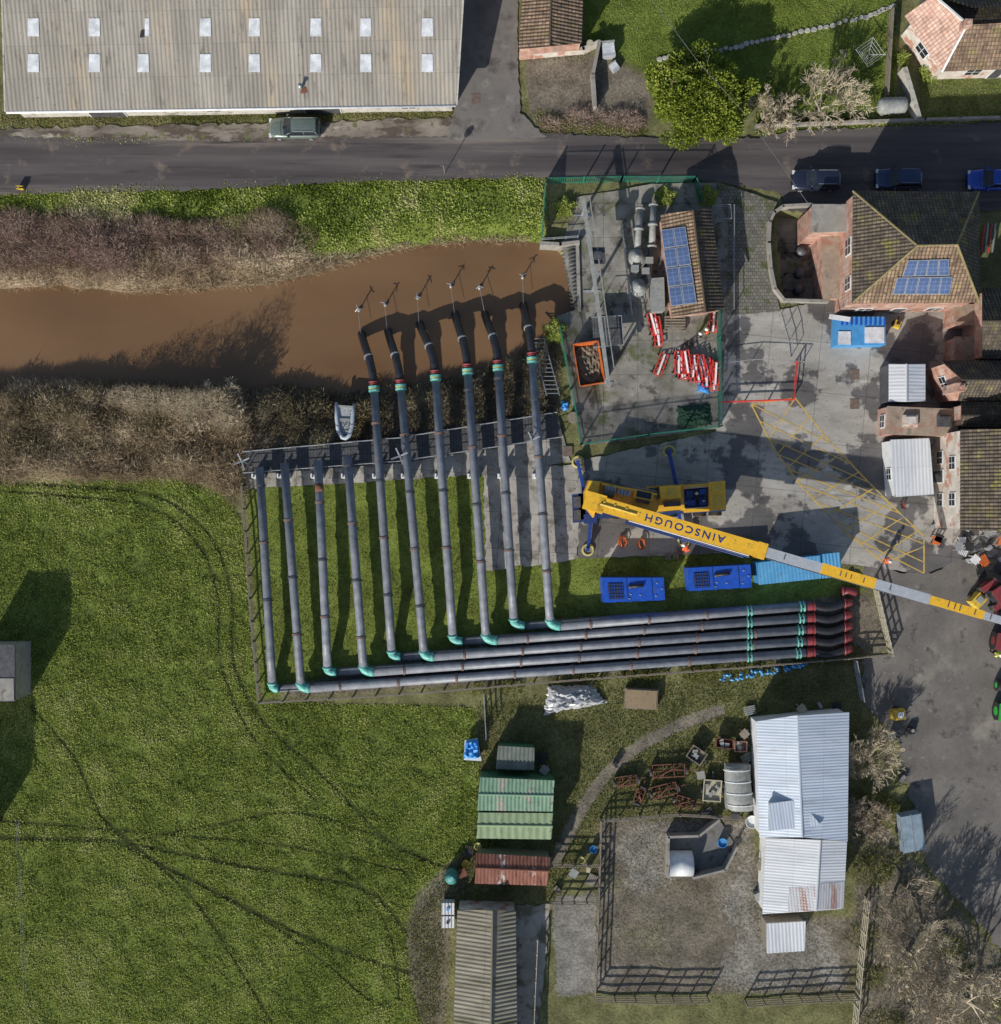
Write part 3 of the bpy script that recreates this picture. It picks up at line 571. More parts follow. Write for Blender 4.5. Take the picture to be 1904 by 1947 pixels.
def gable(name,label,cat,A,Bb,C,D,R1,R2,eh,rh,wm,rm,pitch=.35,amp=.03,inset=.25,base=-.1,wins=(),group=None,rm2=None,step=4):
    a,b,c,d=[P(*p,eh) for p in(A,Bb,C,D)]; r1,r2=P(*R1,rh),P(*R2,rh); ct=(a+b+c+d)/4; ct.z=0
    th=thing(name,label,cat,(ct.x,ct.y,0),group)
    if rm2: roofmesh(th,'roof',[[a,d,r2,r1]],rm,pitch,amp,step=step); roofmesh(th,'roof',[[b,c,r2,r1]],rm2,pitch,amp,step=step)
    else: roofmesh(th,'roof',[[a,d,r2,r1],[b,c,r2,r1]],rm,pitch,amp,step=step)
    cap=B().tube([r1+Vector((0,0,.03)),r2+Vector((0,0,.03))],.09,6); part(th,'ridge_cap',cap,rm)
    eab=(b-a).normalized(); ead=(d-a).normalized()
    w=[a+(eab+ead)*inset,b+(-eab+(c-b).normalized())*inset,c+((d-c).normalized()-(c-b).normalized())*inset,d+((c-d).normalized()-ead)*inset]
    w=[p-Vector((0,0,.12)) for p in w]
    rd=(r2-r1).normalized(); g1=r1+rd*inset-Vector((0,0,.14)); g2=r2-rd*inset-Vector((0,0,.14))
    vs=[(p.x,p.y,base) for p in w]+[tuple(p) for p in w]+[tuple(g1),tuple(g2)]
    bb=B().add(vs,[(0,1,5,4),(1,2,6,5),(2,3,7,6),(3,0,4,7),(4,5,8),(6,7,9),(5,6,9,8),(7,4,8,9)])
    part(th,'wall',bb,wm)
    for side,specs in wins:
        i={'AB':(0,1),'BC':(1,2),'CD':(2,3),'DA':(3,0)}[side]; p,q=w[i[0]],w[i[1]]; out=(p+q)/2-ct; out.z=0; windows(th,p,q,specs,0,out)
    return th,(a,b,c,d,r1,r2)
def ray(px,py,p0,nrm,off=0.):
    o=Vector((0,0,H)); t=P(px,py,0)-o; p0=p0+nrm*off; k=(p0-o).dot(nrm)/t.dot(nrm); return o+t*k
def pnorm(a,b,c):
    nn=(b-a).cross(c-a).normalized(); return nn if nn.z>0 else -nn
def slab(th,name,q,nrm,t,mat,uvn=None,label=None,root=None):
    vs=[v for v in q]+[v+nrm*t for v in q]; me=bpy.data.meshes.new(name); l=(root or th).location
    me.from_pydata([tuple(v-l) for v in vs],[],[(3,2,1,0),(4,5,6,7),(0,1,5,4),(1,2,6,5),(2,3,7,6),(3,0,4,7)])
    uv=me.uv_layers.new(name='UVMap'); cc=[(0,0),(1,0),(1,1.6),(0,1.6)]
    for lp in me.loops: uv.data[lp.index].uv=cc[lp.vertex_index%4]
    me.materials.append(mat); o=bpy.data.objects.new(name,me); o.parent=th
    return link(o)
def panels(th,cs,nx,ny,p0,nrm,root=None):
    q=[ray(x,y,p0,nrm,.12) for x,y in cs]
    def bl(u,v): return (q[0]*(1-u)+q[1]*u)*(1-v)+(q[3]*(1-u)+q[2]*u)*v
    for i in range(nx):
        for j in range(ny):
            f4=[bl((i+.02)/nx,(j+.02)/ny),bl((i+.98)/nx,(j+.02)/ny),bl((i+.98)/nx,(j+.98)/ny),bl((i+.02)/nx,(j+.98)/ny)]
            g4=[bl((i+.06)/nx,(j+.05)/ny),bl((i+.94)/nx,(j+.05)/ny),bl((i+.94)/nx,(j+.95)/ny),bl((i+.06)/nx,(j+.95)/ny)]
            o=slab(th,'solar_panel',[p+nrm*.041 for p in g4],nrm,.01,mt['pv']); slab(o,'panel_frame',f4,nrm,.04,mt['steel'],root=th)
def flat(name,label,cat,px,h,wm,rm,base=-.1,th_=.15,wins=(),kerb=True,pitch=0,group=None,amp=.03):
    pts=PP(px,h); c=cen(pts); th=thing(name,label,cat,(c.x,c.y,0),group)
    ins=[Vector((p.x,p.y,0))+(c-Vector((p.x,p.y,0))).normalized()*.12 for p in pts]
    part(th,'wall',B().prism(ins,base,h-th_),wm)
    if pitch: roofmesh(th,'roof',[[Vector((p.x,p.y,h)) for p in pts]],rm,pitch,amp,thick=th_)
    else:
        part(th,'roof',B().prism(pts,h-th_+.002,h),rm)
    for side,specs in wins:
        p,q=ins[side],ins[(side+1)%len(ins)]; out=(p+q)/2-c; windows(th,p,q,specs,0,out)
    return th
# big barn
th,(a,b,c,d,r1,r2)=gable('barn','long barn with grey corrugated fibre cement roof beside the road','barn',(12,212),(-10,-500),(890,-510),(867,199),(2,-150),(889,-160),2.7,5.9,mt['lconc'],mt['corr'],.36,.035,inset=.42,wins=[('DA',[(.1,1,1.2,.8,'w'),(.3,0,3,2.2,'door'),(.55,1,1.2,.8,'w'),(.8,0,3,2.2,'door')])])
nb=pnorm(a,d,r1)
for j,yy in enumerate((52,120)):
    for i,x in enumerate((64,180,273,391,484,601,696,813)):
        if j==0 and i==2:
            q=[ray(x+e,yy-20+f,a,nb,.05) for e,f in((-5,26),(-7,40),(4,38),(6,22))]; slab(th,'roof_hole',q,nb,.01,mt['black']); 
        q=[ray(x+e,yy+f,a,nb,.03) for e,f in((-11,17),(11,17),(10,-17),(-10,-17))]
        if j==0 and i==2: q=[ray(x+e,yy+f,a,nb,.03) for e,f in((3,17),(12,17),(11,-17),(3,-17))]
        slab(th,'skylight',q,nb,.05,mt['skl'])
gut=B().tube([a+Vector((0,-.08,-.05)),d+Vector((0,-.08,-.05))],.11,8); part(th,'gutter',gut,mt['white'],True)
p=ray(573,168,a,nb); part(th,'flue',B().cyl(p,.12,p.z-.2,p.z+.6,10).cyl(p,.2,p.z+.6,p.z+.68,10),mt['steel'],True)
q=[ray(578+e,172+f,a,nb,.05) for e,f in((-6,6),(7,4),(5,-6),(-5,-4))]; slab(th,'rust_patch',q,nb,.02,mt['rust'])
part(th,'verge_board',B().obox(a+Vector((-.08,0,-.05)),r1+Vector((-.08,0,-.05)),.14,.2),mt['lconc']); part(th,'verge_board',B().obox(d+Vector((.08,0,-.05)),r2+Vector((.08,0,-.05)),.14,.2),mt['lconc'])
gable('shed','small outbuilding with brown ribbed tile roof by the side lane','shed',(1000,-90),(1112,-100),(1106,82),(986,93),(1050,-95),(1046,88),2.6,3.6,mt['brick'],mt['tile'],.3,.05,inset=.1,step=4)
def wall(label,pts,w,h,mat,base=-.1,name='garden_wall',cat='wall'):
    b=B()
    for a,c in zip(pts[:-1],pts[1:]): 
        A_=P(*a,h);C_=P(*c,h); dd=(C_-A_).normalized()*w*.35
        b.obox(Vector((A_.x,A_.y,(h+base)/2))-dd*.98,Vector((C_.x,C_.y,(h+base)/2))+dd*.98,w,h-base)
    p=P(*pts[0]); return mono(name,label,cat,b,mat,(p.x,p.y,0))
wall('low stone wall joining the brown roofed shed',[(990,102),(1110,92),(1140,78)],.3,.9,mt['cream'])
wall('low rubble wall closing the dirt yard',[(1140,78),(1128,140),(1132,200)],.3,1.1,mt['conc'])
wall('pale garden wall between cottage garden and tank',[(1722,130),(1748,220)],.4,1.2,mt['lconc'])
wall('garden fence wall on the lawn edge',[(1700,15),(1690,180)],.12,1.0,mt['wood'])
wall('low roadside wall in front of the gardens',[(1440,238),(1600,232),(1760,226),(1904,222),(2100,218)],.22,.5,mt['conc'])
th=thing('cottage','cottage with pink clay and brown tile roofs and white trim','house',tuple(P(1830,60)))
roofmesh(th,'roof',[[P(1720,30,3.8),P(1791,136,3.8),P(1838,46,6.0),P(1775,-8,6.0)]],mt['ptile'],.3,.03,label='pink clay tile roof slope')
roofmesh(th,'roof',[[P(1793,136,3.8),P(2000,128,3.8),P(2000,38,6.2),P(1840,46,6.0)]],mt['tile'],.3,.04,label='brown tile roof slope')
roofmesh(th,'roof',[[P(2000,-70,3.8),P(1800,-60,3.8),P(1778,-8,6.0),P(1840,44,6.02),P(2000,36,6.2)]],mt['dtile'],.3,.04,label='tile roof slope with shade put into its dark colour')  # darker tile copy paints the shade on the back slope
part(th,'verge_trim',B().obox(P(1791,137,3.9),P(1840,46,6.15),.16,.12).obox(P(1840,46,6.15),P(1777,-8,6.1),.16,.12),mt['white'])
part(th,'wall',B().prism([P(1742,34,3.6),P(1800,120,3.6),P(2000,114,3.6),P(2000,-50,3.6),P(1790,-50,3.6)],-.1,3.6),mt['cream'])
w1,w2=P(1800,120,3.6),P(2000,114,3.6); windows(th,w1,w2,[(.35,1,1.2,1.2,'w'),(.6,0,.9,2,'door')],0,Vector((0,-1,0)))
w1,w2=P(1742,34,3.6),P(1800,120,3.6); windows(th,w1,w2,[(.5,1,1.2,1.2,'w')],0,Vector((-1,-.5,0)))
p=P(1840,44,6.6); part(th,'chimney',B().box((p.x,p.y,6.2),(.6,.5,1.4)).cyl(p,.12,6.9,7.2,8),mt['brick'])
# hipped house
E=[P(1622,363,5.6),P(1862,365,5.6),P(1862,575,5.6),P(1620,577,5.6)]; r1,r2=P(1745,467,8.8),P(1820,465,8.8)
th=thing('pump_station_house','brick station house with dark hipped tile roof and solar panels','house',tuple(P(1710,470)))
roofmesh(th,'roof',[[E[0],E[1],r2,r1],[E[1],E[2],r2],[E[3],E[0],r1]],mt['dtile'],.3,.05,label='mossy tile slopes with shade put into their dark colour')  # less sunlit slopes: shade painted by a darker copy of the tile
roofmesh(th,'roof',[[E[2],E[3],r1,r2]],mt['tile'],.3,.05,label='brown tile slope with sunlight put into its paler colour')  # same roof, sunlight painted by the paler tile
part(th,'ridge_tile',B().tube([E[3]+Vector((.1,.1,.05)),r1+Vector((0,0,.05)),r2+Vector((0,0,.05)),E[2]+Vector((0,0,.05))],.10,6).tube([E[0],r1],.09,6).tube([E[1],r2],.09,6),M('mossy ridge tile',[(.16,.14,.06),(.27,.22,.1)],2))
ct=cen(E); W=[Vector((p.x,p.y,0))+(ct-Vector((p.x,p.y,0))).normalized()*.3 for p in E]
part(th,'wall',B().prism(W,-2.3,5.5),mt['brick'])
windows(th,W[3],W[0],[(.55,3.2,1.3,1.3,'w'),(.2,3.2,1.0,1.3,'w')],0,Vector((-1,0,0))); windows(th,W[2],W[3],[(.2,1,1.1,1.2,'w'),(.5,0,1,2.1,'door'),(.8,1,1.1,1.2,'w')],0,Vector((0,-1,0)))
nn=pnorm(E[2],E[3],r1)
panels(th,[(1727,494),(1805,492),(1806,524),(1715,526)],4,1,E[2],nn); panels(th,[(1706,527),(1812,525),(1806,560),(1697,560)],5,1,E[2],nn)
flat('annex','small pale flat roofed annex against the brick house','annex',[(1545,388),(1612,388),(1618,440),(1543,442)],3.2,mt['brick'],mt['conc'],base=-2.3)
flat('annex','narrow brick lean-to beside the sunken courtyard','annex',[(1562,444),(1600,444),(1600,568),(1568,568)],1.4,mt['brick'],mt['tan'],base=-2.3) 
wall('curved concrete parapet around the sunken courtyard',[(1545,388),(1490,391),(1474,402),(1465,420),(1463,460),(1467,510),(1475,548),(1492,570),(1575,572)],.24,.8,mt['conc'],base=-2.5,name='parapet_wall')
for x,y,s_ in((1532,470,.0),(1530,512,.1),(1528,545,.1)):
    p=P(x,y);b=B().cyl(p,.42,-2.2,-1.2,16).cyl(p,.46,-1.2,-1.1,16).tube([(p.x-.4,p.y,-1.5),(p.x-1.2,p.y,-1.5),(p.x-1.2,p.y,-2.1)],.12,8)
    mono('pump_casing','grey round pump casing in the sunken courtyard','pump',b,mt['dsteel'],(p.x,p.y,-2.2),'pump casings in the courtyard',True)
gable('house','brick house with dark tile roof beside the yard','house',(1868,548),(1868,682),(2050,682),(2050,548),(1868,610),(2050,610),4.8,7.,mt['brick'],mt['dtile'],.3,.05)
flat('brick_outhouse','red brick outhouse against the house wall','outhouse',[(1815,578),(1862,578),(1862,618),(1815,618)],2.6,mt['brick'],mt['tan'])
flat('brick_outhouse','red brick outhouse with flat roof by the yard','outhouse',[(1815,640),(1864,640),(1864,685),(1815,685)],2.6,mt['brick'],mt['tan'])
th,_=gable('house','pink brick house with dark pantile roof at the yard edge','house',(1790,686),(1822,762),(2050,762),(2050,686),(1830,722),(2050,722),4.8,6.8,mt['brick'],mt['dtile'],.3,.05,wins=[('AB',[(.5,2.4,1.1,1.2,'w')])])
p=P(1812,740,5); part(th,'chimney',B().box((p.x,p.y,5.2),(.7,.7,3.)).cyl(p,.14,6.7,7.,8),mt['brick'])
th=flat('brick_extension','low brick extension with tan felt roof','extension',[(1688,772),(1824,778),(1822,830),(1686,826)],2.9,mt['brick'],mt['tan'],wins=[(3,[(.5,1,1,1,'w')])])
for x in(1733,1798): p=P(x,800,3.3); part(th,'roof_lantern',B().box((p.x,p.y,3.05),(1.2,1.,.3)).box((p.x,p.y,3.25),(.9,.7,.1)),mt['cream'] if x<1750 else mt['dsteel'])
gable('house','link building with dark pantile roof between brick houses','house',(1828,764),(1828,812),(2050,812),(2050,764),(1828,790),(2050,790),5,6,mt['brick'],mt['dtile'],.3,.05)
th,_=gable('cottage','whitewashed peeling brick cottage with dark ribbed roof','house',(1826,816),(2010,816),(2010,1010),(1826,1008),(1915,816),(1915,1010),6.0,8.3,mt['cream'],mt['dtile'],.3,.05,inset=.12,wins=[('DA',[(.3,3.6,1.,1.1,'w'),(.68,3.6,1.,1.1,'w'),(.3,.9,1.,1.1,'w'),(.55,0,1,2.1,'door'),(.75,.9,1,1.1,'w')])])
gable('site_cabin','small white roofed cabin beside the brick house','cabin',(1690,692),(1760,692),(1760,764),(1690,764),(1724,692),(1724,764),2.5,2.8,mt['dsteel'],mt['tinwhite'],.3,.01,inset=.05,rm2=mt['tinblue'])
flat('storage_container','white ribbed storage container beside the cottage wall','container',[(1694,836),(1768,833),(1776,940),(1702,945)],2.6,mt['white'],mt['tinwhite'],pitch=.3,wins=[(3,[(.4,1,.9,.9,'w')])],amp=.015)
# pump house
th,(a,b,c,d,r1,r2)=gable('pump_house','small tiled pump house with solar panels on its roof','building',(1256,408),(1352,396),(1378,588),(1278,602),(1318,400),(1342,594),2.8,4.0,mt['brick'],mt['tile'],.3,.05,inset=.2,rm2=mt['dtile'])  # second slope: darker tile paints its shade into the colour
nn=pnorm(a,d,r1); panels(th,[(1257,437),(1304,430),(1326,577),(1276,583)],2,4,a,nn)
gable('tin_shed','long pale blue corrugated tin shed on rough ground','shed',(1438,1372),(1615,1354),(1612,1600),(1444,1592),(1517,1360),(1526,1592),3.0,4.2,mt['white'],mt['tinblue'],.25,.012,inset=.15,rm2=mt['tinblue'])
th,(a,b,c,d,r1,r2)=gable('tin_shed','white corrugated tin shed with rust patches','shed',(1456,1594),(1611,1600),(1604,1728),(1450,1738),(1560,1597),(1552,1732),2.6,3.3,mt['white'],mt['tinwhite'],.25,.012,inset=.15)
for nn_,p0_,cs_ in ((pnorm(a,d,r1),a,[(1500,1688),(1551,1686),(1549,1731),(1498,1734)]),(pnorm(b,c,r1),b,[(1560,1680),(1606,1676),(1603,1727),(1557,1730)])):
    q=[ray(x,y,p0_,nn_,.02) for x,y in cs_]; q2=[q[3],q[2],q[1],q[0]]; roofmesh(th,'rusted_sheet',[q2],mt['tinrust'],.25,.012,.015)
flat('lean_to','grey tin lean-to roof against the shed','lean-to',[(1462,1528),(1520,1520),(1562,1570),(1462,1580)],4.0,mt['white'],mt['tinblue'],pitch=.25,amp=.012,base=2.)
flat('lean_to','small white tin lean-to behind the shed','lean-to',[(1457,1756),(1532,1752),(1531,1808),(1459,1813)],2.0,mt['wood'],mt['tinwhite'],pitch=.3,amp=.02)
gable('barn','long low barn with mossy ribbed roof','barn',(870,1730),(981,1732),(985,2080),(858,2080),(937,1731),(932,2080),2.6,3.6,mt['cream'],mt['corr2'],.36,.045,inset=.1)
gable('shipping_container','green steel container with rust-pink ribs','container',(912,1478),(908,1541),(1052,1543),(1055,1484),(910,1510),(1053,1513),2.6,2.66,mt['green'],mt['gtin'],.33,.035,inset=.03)
gable('shipping_container','pale green steel container with mossy roof','container',(908,1545),(906,1594),(1049,1596),(1052,1546),(907,1569),(1051,1571),2.5,2.56,mt['green'],mt['gtin2'],.6,.03,inset=.03)
gable('rusty_shed','low shed with rust red patched tin roof','shed',(905,1622),(903,1680),(1040,1684),(1047,1630),(904,1650),(1044,1656),2.3,2.6,mt['wood'],mt['rusty'],.3,.025,inset=.1)
flat('dark_container','small dark green store with slatted hatch','container',[(947,1418),(1018,1422),(1016,1464),(943,1462)],1.8,mt['green'],M('dark grey green roof',[(.1,.12,.1),(.17,.19,.16)],1,coord='UV'),pitch=.35)
flat('field_shelter','small grey flat roofed shelter in the grass field','building',[(-60,1226),(28,1226),(29,1334),(-60,1335)],3.5,mt['conc'],mt['dsteel'])
p=P(-20,1310,3.5);flatp=B().qp([(-58,1290),(26,1290),(27,1332),(-58,1333)],3.505,3.56); mono('roof_sheet','pale grey sheet lying on the shelter roof','roof sheet',flatp,mt['conc'],(p.x,p.y,3.5))
gable('field_barn','dark roofed barn beside the grass field','barn',(-160,1500),(-60,1500),(-60,1640),(-160,1640),(-110,1500),(-110,1640),4.,5.2,mt['wood'],mt['dtile'])
# ------------------------------------------------ pipes
def npx(p,q,t): return (p[0]+(q[0]-p[0])*t,p[1]+(q[1]-p[1])*t)
vp=[((494,888),(518,1298),(530,1309)),((541,880),(572,1298),(590,1309)),((605,875),(623,1268),(640,1278)),((661,866),(691,1266),(712,1278)),
    ((712,745),(745,1238),(762,1249)),((763,742),(806,1238),(826,1249)),((829,724),(861,1208),(880,1219)),((890,712),(924,1206),(946,1218)),((948,705),(977,1177),(998,1190)),((1013,690),(1046,1178),(1066,1191))]
rows=[(1,(1532,1241)),(3,(1532,1219)),(5,(1532,1197)),(7,(1532,1175)),(9,(1532,1153))]
m_flr=[mt['flange'],mt['dsteel']]
hosehead=[((683,590),(688,635)),((733,580),(738,630)),((795,567),(798,615)),((858,545),(865,597)),((912,548),(922,597)),((994,528),(995,580))]
rad=.37
for i,(a,b,e) in enumerate(vp):
    hi=1.55; lowend=.95 if i%2 else .5
    th=thing('discharge_pipe','thick grey discharge pipe with teal elbow lying on the grass' if i<4 else 'thick grey pipe running from the river over the yard','pipe',tuple(P(*b)),'parallel discharge pipes')
    L_=math.dist(a,b); tb=.88 if i%2==0 else .97
    p0=P(*a,hi); p1=P(*npx(a,b,tb),hi-.15 if i%2 else hi-.2); p2=P(*b,lowend+.02)
    part(th,'pipe_body',B().tube([p0,p0.lerp(p1,.5),p1,p2],rad,16),mt['pipe'],True)
    offs=(35,0,80,20,60,85,100,30,15,70)[i]
    y_=offs
    while y_<L_*tb-20:
        if y_>12:
            t=y_/(L_*tb); c=p0.lerp(p1,t); dd=(p1-p0).normalized()*.09
            part(th,'flange',B().tube([c-dd,c-dd*.1],rad*1.2,16).tube([c+dd*.1,c+dd],rad*1.2,16),m_flr[(i+int(y_))%2],False)
        y_+=109
    dd=(p2-p1).normalized()
    e3=P(*e,lowend+.02)
    pts=[p2]
    cpt=p2+(P(*b,lowend)-P(*a,lowend)).normalized()*.55; cpt.z=lowend+.02
    for t in [j/8 for j in range(1,9)]: pts.append(p2*(1-t)**2+cpt*2*t*(1-t)+e3*t*t)
    part(th,'elbow',B().tube(pts,rad*1.05,16).tube([p2-dd*.08,p2+dd*.08],rad*1.22,16),mt['teal'],True)
    if i==2: c=p0.lerp(p1,.15); dd=(p1-p0).normalized()*.35; part(th,'rust_band',B().tube([c-dd,c+dd],rad*1.02,16),mt['rust'],True)
    if i>=4:
        hd,hs=hosehead[i-4]; dd=(p0-p1).normalized()
        part(th,'collar',B().tube([p0,p0+dd*.18],rad*1.3,16).tube([p0+dd*.3,p0+dd*.5],rad*1.28,16),mt['teal'],False)
        part(th,'clamp_band',B().tube([p0+dd*.18,p0+dd*.3],rad*1.2,16),mt['dyellow'])
        part(th,'coupling',B().tube([p0+dd*.5,p0+dd*.9],[rad*1.05,rad*.95],16).tube([p0+dd*.8,p0+dd*.92],rad*1.2,16),mt['redp'],True)
        s0=p0+dd*.9; s3=P(*hs,-1.15); pts=[];rr=[]
        s1=s0+dd*1.6; s1.z=s0.z+.1; s2=s3+(s0-s3)*.3; s2.z=.2
        for t in [j/30 for j in range(31)]:
            q=s0*(1-t)**3+s1*3*t*(1-t)**2+s2*3*t*t*(1-t)+s3*t**3; pts.append(q); rr.append(rad*(.98 if len(pts)%2 else .88))
        part(th,'suction_hose',B().tube(pts,rr,14),mt['hose'],True)
        cpos=pts[14]; dq=(pts[15]-pts[13]).normalized()*.07; part(th,'hose_coupling',B().tube([cpos-dq,cpos+dq],rad*1.12,14),mt['steel'])
        hp=P(*hd,-1.1); b2=B(); b2.cyl(hp,.05,-1.4,.0,6)
        for k2 in range(3):
            a2=k2*2.1+i; b2.tube([hp+Vector((0,0,1.0)),hp+Vector((math.cos(a2)*.35,math.sin(a2)*.35,.8+.1*k2))],.035,5)
        b2.sph((hp.x,hp.y,-1.05),.16,8,5); b2.tube([hp+Vector((0,0,.6)),s3+Vector((0,0,.8))],.02,4)
        part(th,'marker_float',b2,mt['steel'])
    c=P(*npx(a,b,(905-a[1])/(b[1]-a[1])),.5)
    mono('pipe_support','white concrete saddle carrying a grey pipe','pipe support',B().box((c.x-.15,c.y,.45),(1.1,.45,1.05),0,.8).box((c.x-.52,c.y,1.1),(.12,.35,.5)),mt['white'],(c.x,c.y,-.08),'concrete pipe saddles')
def rowpipe(s,e,z,low,label):
    th=thing('header_pipe',label,'pipe',tuple(P(*s)),'stacked header pipes')
    p0=P(*s,z);p1=P(*e,z); part(th,'pipe_body',B().tube([p0,p0.lerp(p1,.5),p1],rad,16),mt['pipe'],True)
    L_=(p1-p0).length; d=(p1-p0).normalized(); x=2.6
    while x<L_-4:
        c=p0+d*x; part(th,'flange',B().tube([c-d*.09,c-d*.01],rad*1.2,16).tube([c+d*.01,c+d*.09],rad*1.2,16),mt['flange']); x+=5.05
    if not low:
        for t in (P(1420,0).x,P(1526,0).x):
            tt=(t-p0.x)/(p1.x-p0.x); c=p0.lerp(p1,min(.985,tt)); part(th,'valve_collar',B().tube([c-d*.2,c-d*.1],rad*1.3,16).tube([c+d*.1,c+d*.2],rad*1.3,16),mt['teal'])
            h_=B().cyl(c+Vector((0,-.12,0)),.05,c.z+.3,c.z+.55,8); part(th,'valve_spindle',h_,mt['teal'])
        rest=p1
        part(th,'red_coupling',B().tube([rest+d*.1,rest+d*.5,rest+d*.75],[rad*1.1,rad*1.1,rad*.9],16).tube([rest+d*.65,rest+d*.78],rad*1.25,16),mt['redp'])
        pts=[];rr=[]; q0=rest+d*.75
        for j in range(29):
            t=j/28; pts.append(q0+d*(2.6*t)+Vector((0,-.28*math.sin(t*math.pi),-.1*t))); rr.append(rad*(1.05 if j%2 else .85))
        part(th,'flexible_hose',B().tube(pts,rr,14),mt['hose'],True)
        en=pts[-1]; ep=[en+d*.05]
        for j in range(1,8):
            a_=j/7*math.pi/2; ep.append(en+d*(.05+.55*math.sin(a_))+Vector((0,0,-.55*(1-math.cos(a_)))))
        ep.append(ep[-1]-Vector((0,0,.35)))
        part(th,'red_elbow',B().tube(ep,rad,14).tube([en,en+d*.14],rad*1.25,16),mt['redp'],True)
for i,e in rows:
    s=vp[i][2]; rowpipe(s,e,.97,False,'grey header pipe with teal collars and red elbow')
    s=vp[i-1][2]; rowpipe(s,(e[0],e[1]-1),.22,True,'lower grey header pipe laid under another pipe')
for x in range(620,1640,90):
    y0=1306-(x-590)*.074; y1=max(y0-88,1192-(x-1060)*.085 if x>1060 else 1308-(x-590)*.245)
    p=P(x,y0+6,.0);q=P(x-2,y1-6,.0)
    mono('sleeper','timber sleeper bearing the header pipes','sleeper',B().obox((p.x,p.y,.0),(q.x,q.y,.0),.3,.12),mt['wood'],(p.x,p.y,-.1),'sleepers under the header pipes')
p=P(1615,1124,.6); mono('pipe_elbow','spare red pipe elbow beside the header ends','pipe fitting',B().tube([p+Vector((-.6,0,0)),p+Vector((0,0,0)),p+Vector((.4,-.1,-.1)),p+Vector((.6,-.1,-.6))],rad,14).tube([p+Vector((-.65,0,0)),p+Vector((-.5,0,0))],rad*1.25,14),mt['redp'],(p.x,p.y,0),smooth=True)
# walkway + railing
th=thing('walkway','dark steel grating walkway along the river bank','walkway',tuple(P(760,860)))
part(th,'deck',B().prism([P(468,858,.25),P(760,830,.25),P(1058,782,.25),P(1070,830,.25),P(765,880,.25),P(468,903,.25)],.12,.25),mt['grate'])
def railing(label,pts,h,mat,sp=1.5,r=.03,z0=0.,name='railing',nr=2,group=None):
    l=P(*pts[0]); l.z=z0; th=thing(name,label,'railing',tuple(l),group)
    W_=[P(*p) for p in pts]
    for p,q in zip(W_[:-1],W_[1:]):
        k=max(1,round((q-p).length/sp))
        for j in range(k+ (1 if q is W_[-1] else 0)):
            c=p.lerp(q,j/k); part(th,'post',B().cyl(c,r*1.2,z0,z0+h,6),mat)
    for j in range(nr):
        z=z0+h*(1-j*.45); part(th,'rail',B().tube([Vector((w.x,w.y,z)) for w in W_],r,6),mat)
    return th
railing('galvanised handrail along the river walkway',[(468,860),(760,834),(1058,786)],1.1,mt['steel'],2.,z0=.25)
railing('galvanised handrail on the pipe side of the walkway',[(468,900),(760,878),(1068,832)],1.0,mt['steel'],2.,z0=.25)
for x,y in((765,870),(1010,840),(472,880)):
    p=P(x,y);b=B().cyl(p,.06,.2,2.6,8)
    for a in (0,1.6,3.1,4.7): b.obox(p+Vector((0,0,2.5)),p+Vector((math.cos(a+.4)*.75,math.sin(a+.4)*.75,2.65)),.12,.06)
    mono('lamp_post','short galvanised post with radiating lamp arms','lamp post',b,mt['steel'],(p.x,p.y,0),'lamp posts along the walkway')
# fences
def palisade(label,pts,h,mat,sp=.16,z0=0.):
    W_=[P(*p) for p in pts]; l=W_[0].copy(); l.z=z0; th=thing('palisade_fence',label,'fence',tuple(l)); b=B()
    for p,q in zip(W_[:-1],W_[1:]):
        L_=(q-p).length; k=int(L_/sp); d=(q-p).normalized()
        for j in range(k): 
            c=p.lerp(q,j/k); b.prism([(c.x-.03,c.y-.012),(c.x+.03,c.y-.012),(c.x+.03,c.y+.012),(c.x-.03,c.y+.012)],z0+.05,z0+h)
        k2=max(1,round(L_/2.75))
        for j in range(k2+1): c=p.lerp(q,j/k2); part(th,'post',B().box((c.x,c.y,z0+h/2),(.1,.1,h)),mat)
        part(th,'rail',B().obox(p+Vector((0,0,z0+.4)),q+Vector((0,0,z0+.4)),.05,.05).obox(p+Vector((0,0,z0+h-.3)),q+Vector((0,0,z0+h-.3)),.05,.05),mat)
    part(th,'pale_infill',b,mat)
palisade('green palisade fence around the pump compound road side',[(1030,455),(1037,350),(1180,347),(1318,347),(1330,385)],2.0,mt['pgreen'])
palisade('green palisade fence closing the compound towards the yard',[(1362,592),(1366,812),(1230,828),(1104,846),(1086,740),(1063,628)],2.0,mt['pgreen'])
def railfence(label,pts,h,mat,sp=1.9,nr=3,name='rail_fence',pr=.07,close=False):
    W_=[P(*p) for p in pts]; l=W_[0].copy(); th=thing(name,label,'fence',tuple(l))
    for p,q in zip(W_[:-1],W_[1:]):
        k=max(1,round((q-p).length/sp)); 
        for j in range(k+1 if q is W_[-1] else k): c=p.lerp(q,j/k); part(th,'post',B().box((c.x+U(-.03,.03),c.y+U(-.03,.03),h/2-.05),(pr*1.6,pr*1.6,h+U(.05,.18))),mat)
        for j in range(nr): z=h*(.95-.3*j); part(th,'rail',B().obox(p+Vector((0,0,z)),q+Vector((0,0,z)),.05,.12),mat)
railfence('timber fence bounding the pipe yard and field',[(464,925),(470,1010),(482,1180),(496,1334),(760,1318),(1100,1290),(1400,1268),(1690,1243)],1.2,mt['wood'])
railfence('pale timber post and rail fence beside the red elbows',[(1658,1108),(1690,1243)],1.3,mt['lwood'],1.,4)
railfence('green-grey timber rail fence around the muddy paddock',[(1142,1556),(1137,1720),(1130,1893),(1245,1896),(1345,1895)],1.4,mt['wood'],1.8,4)
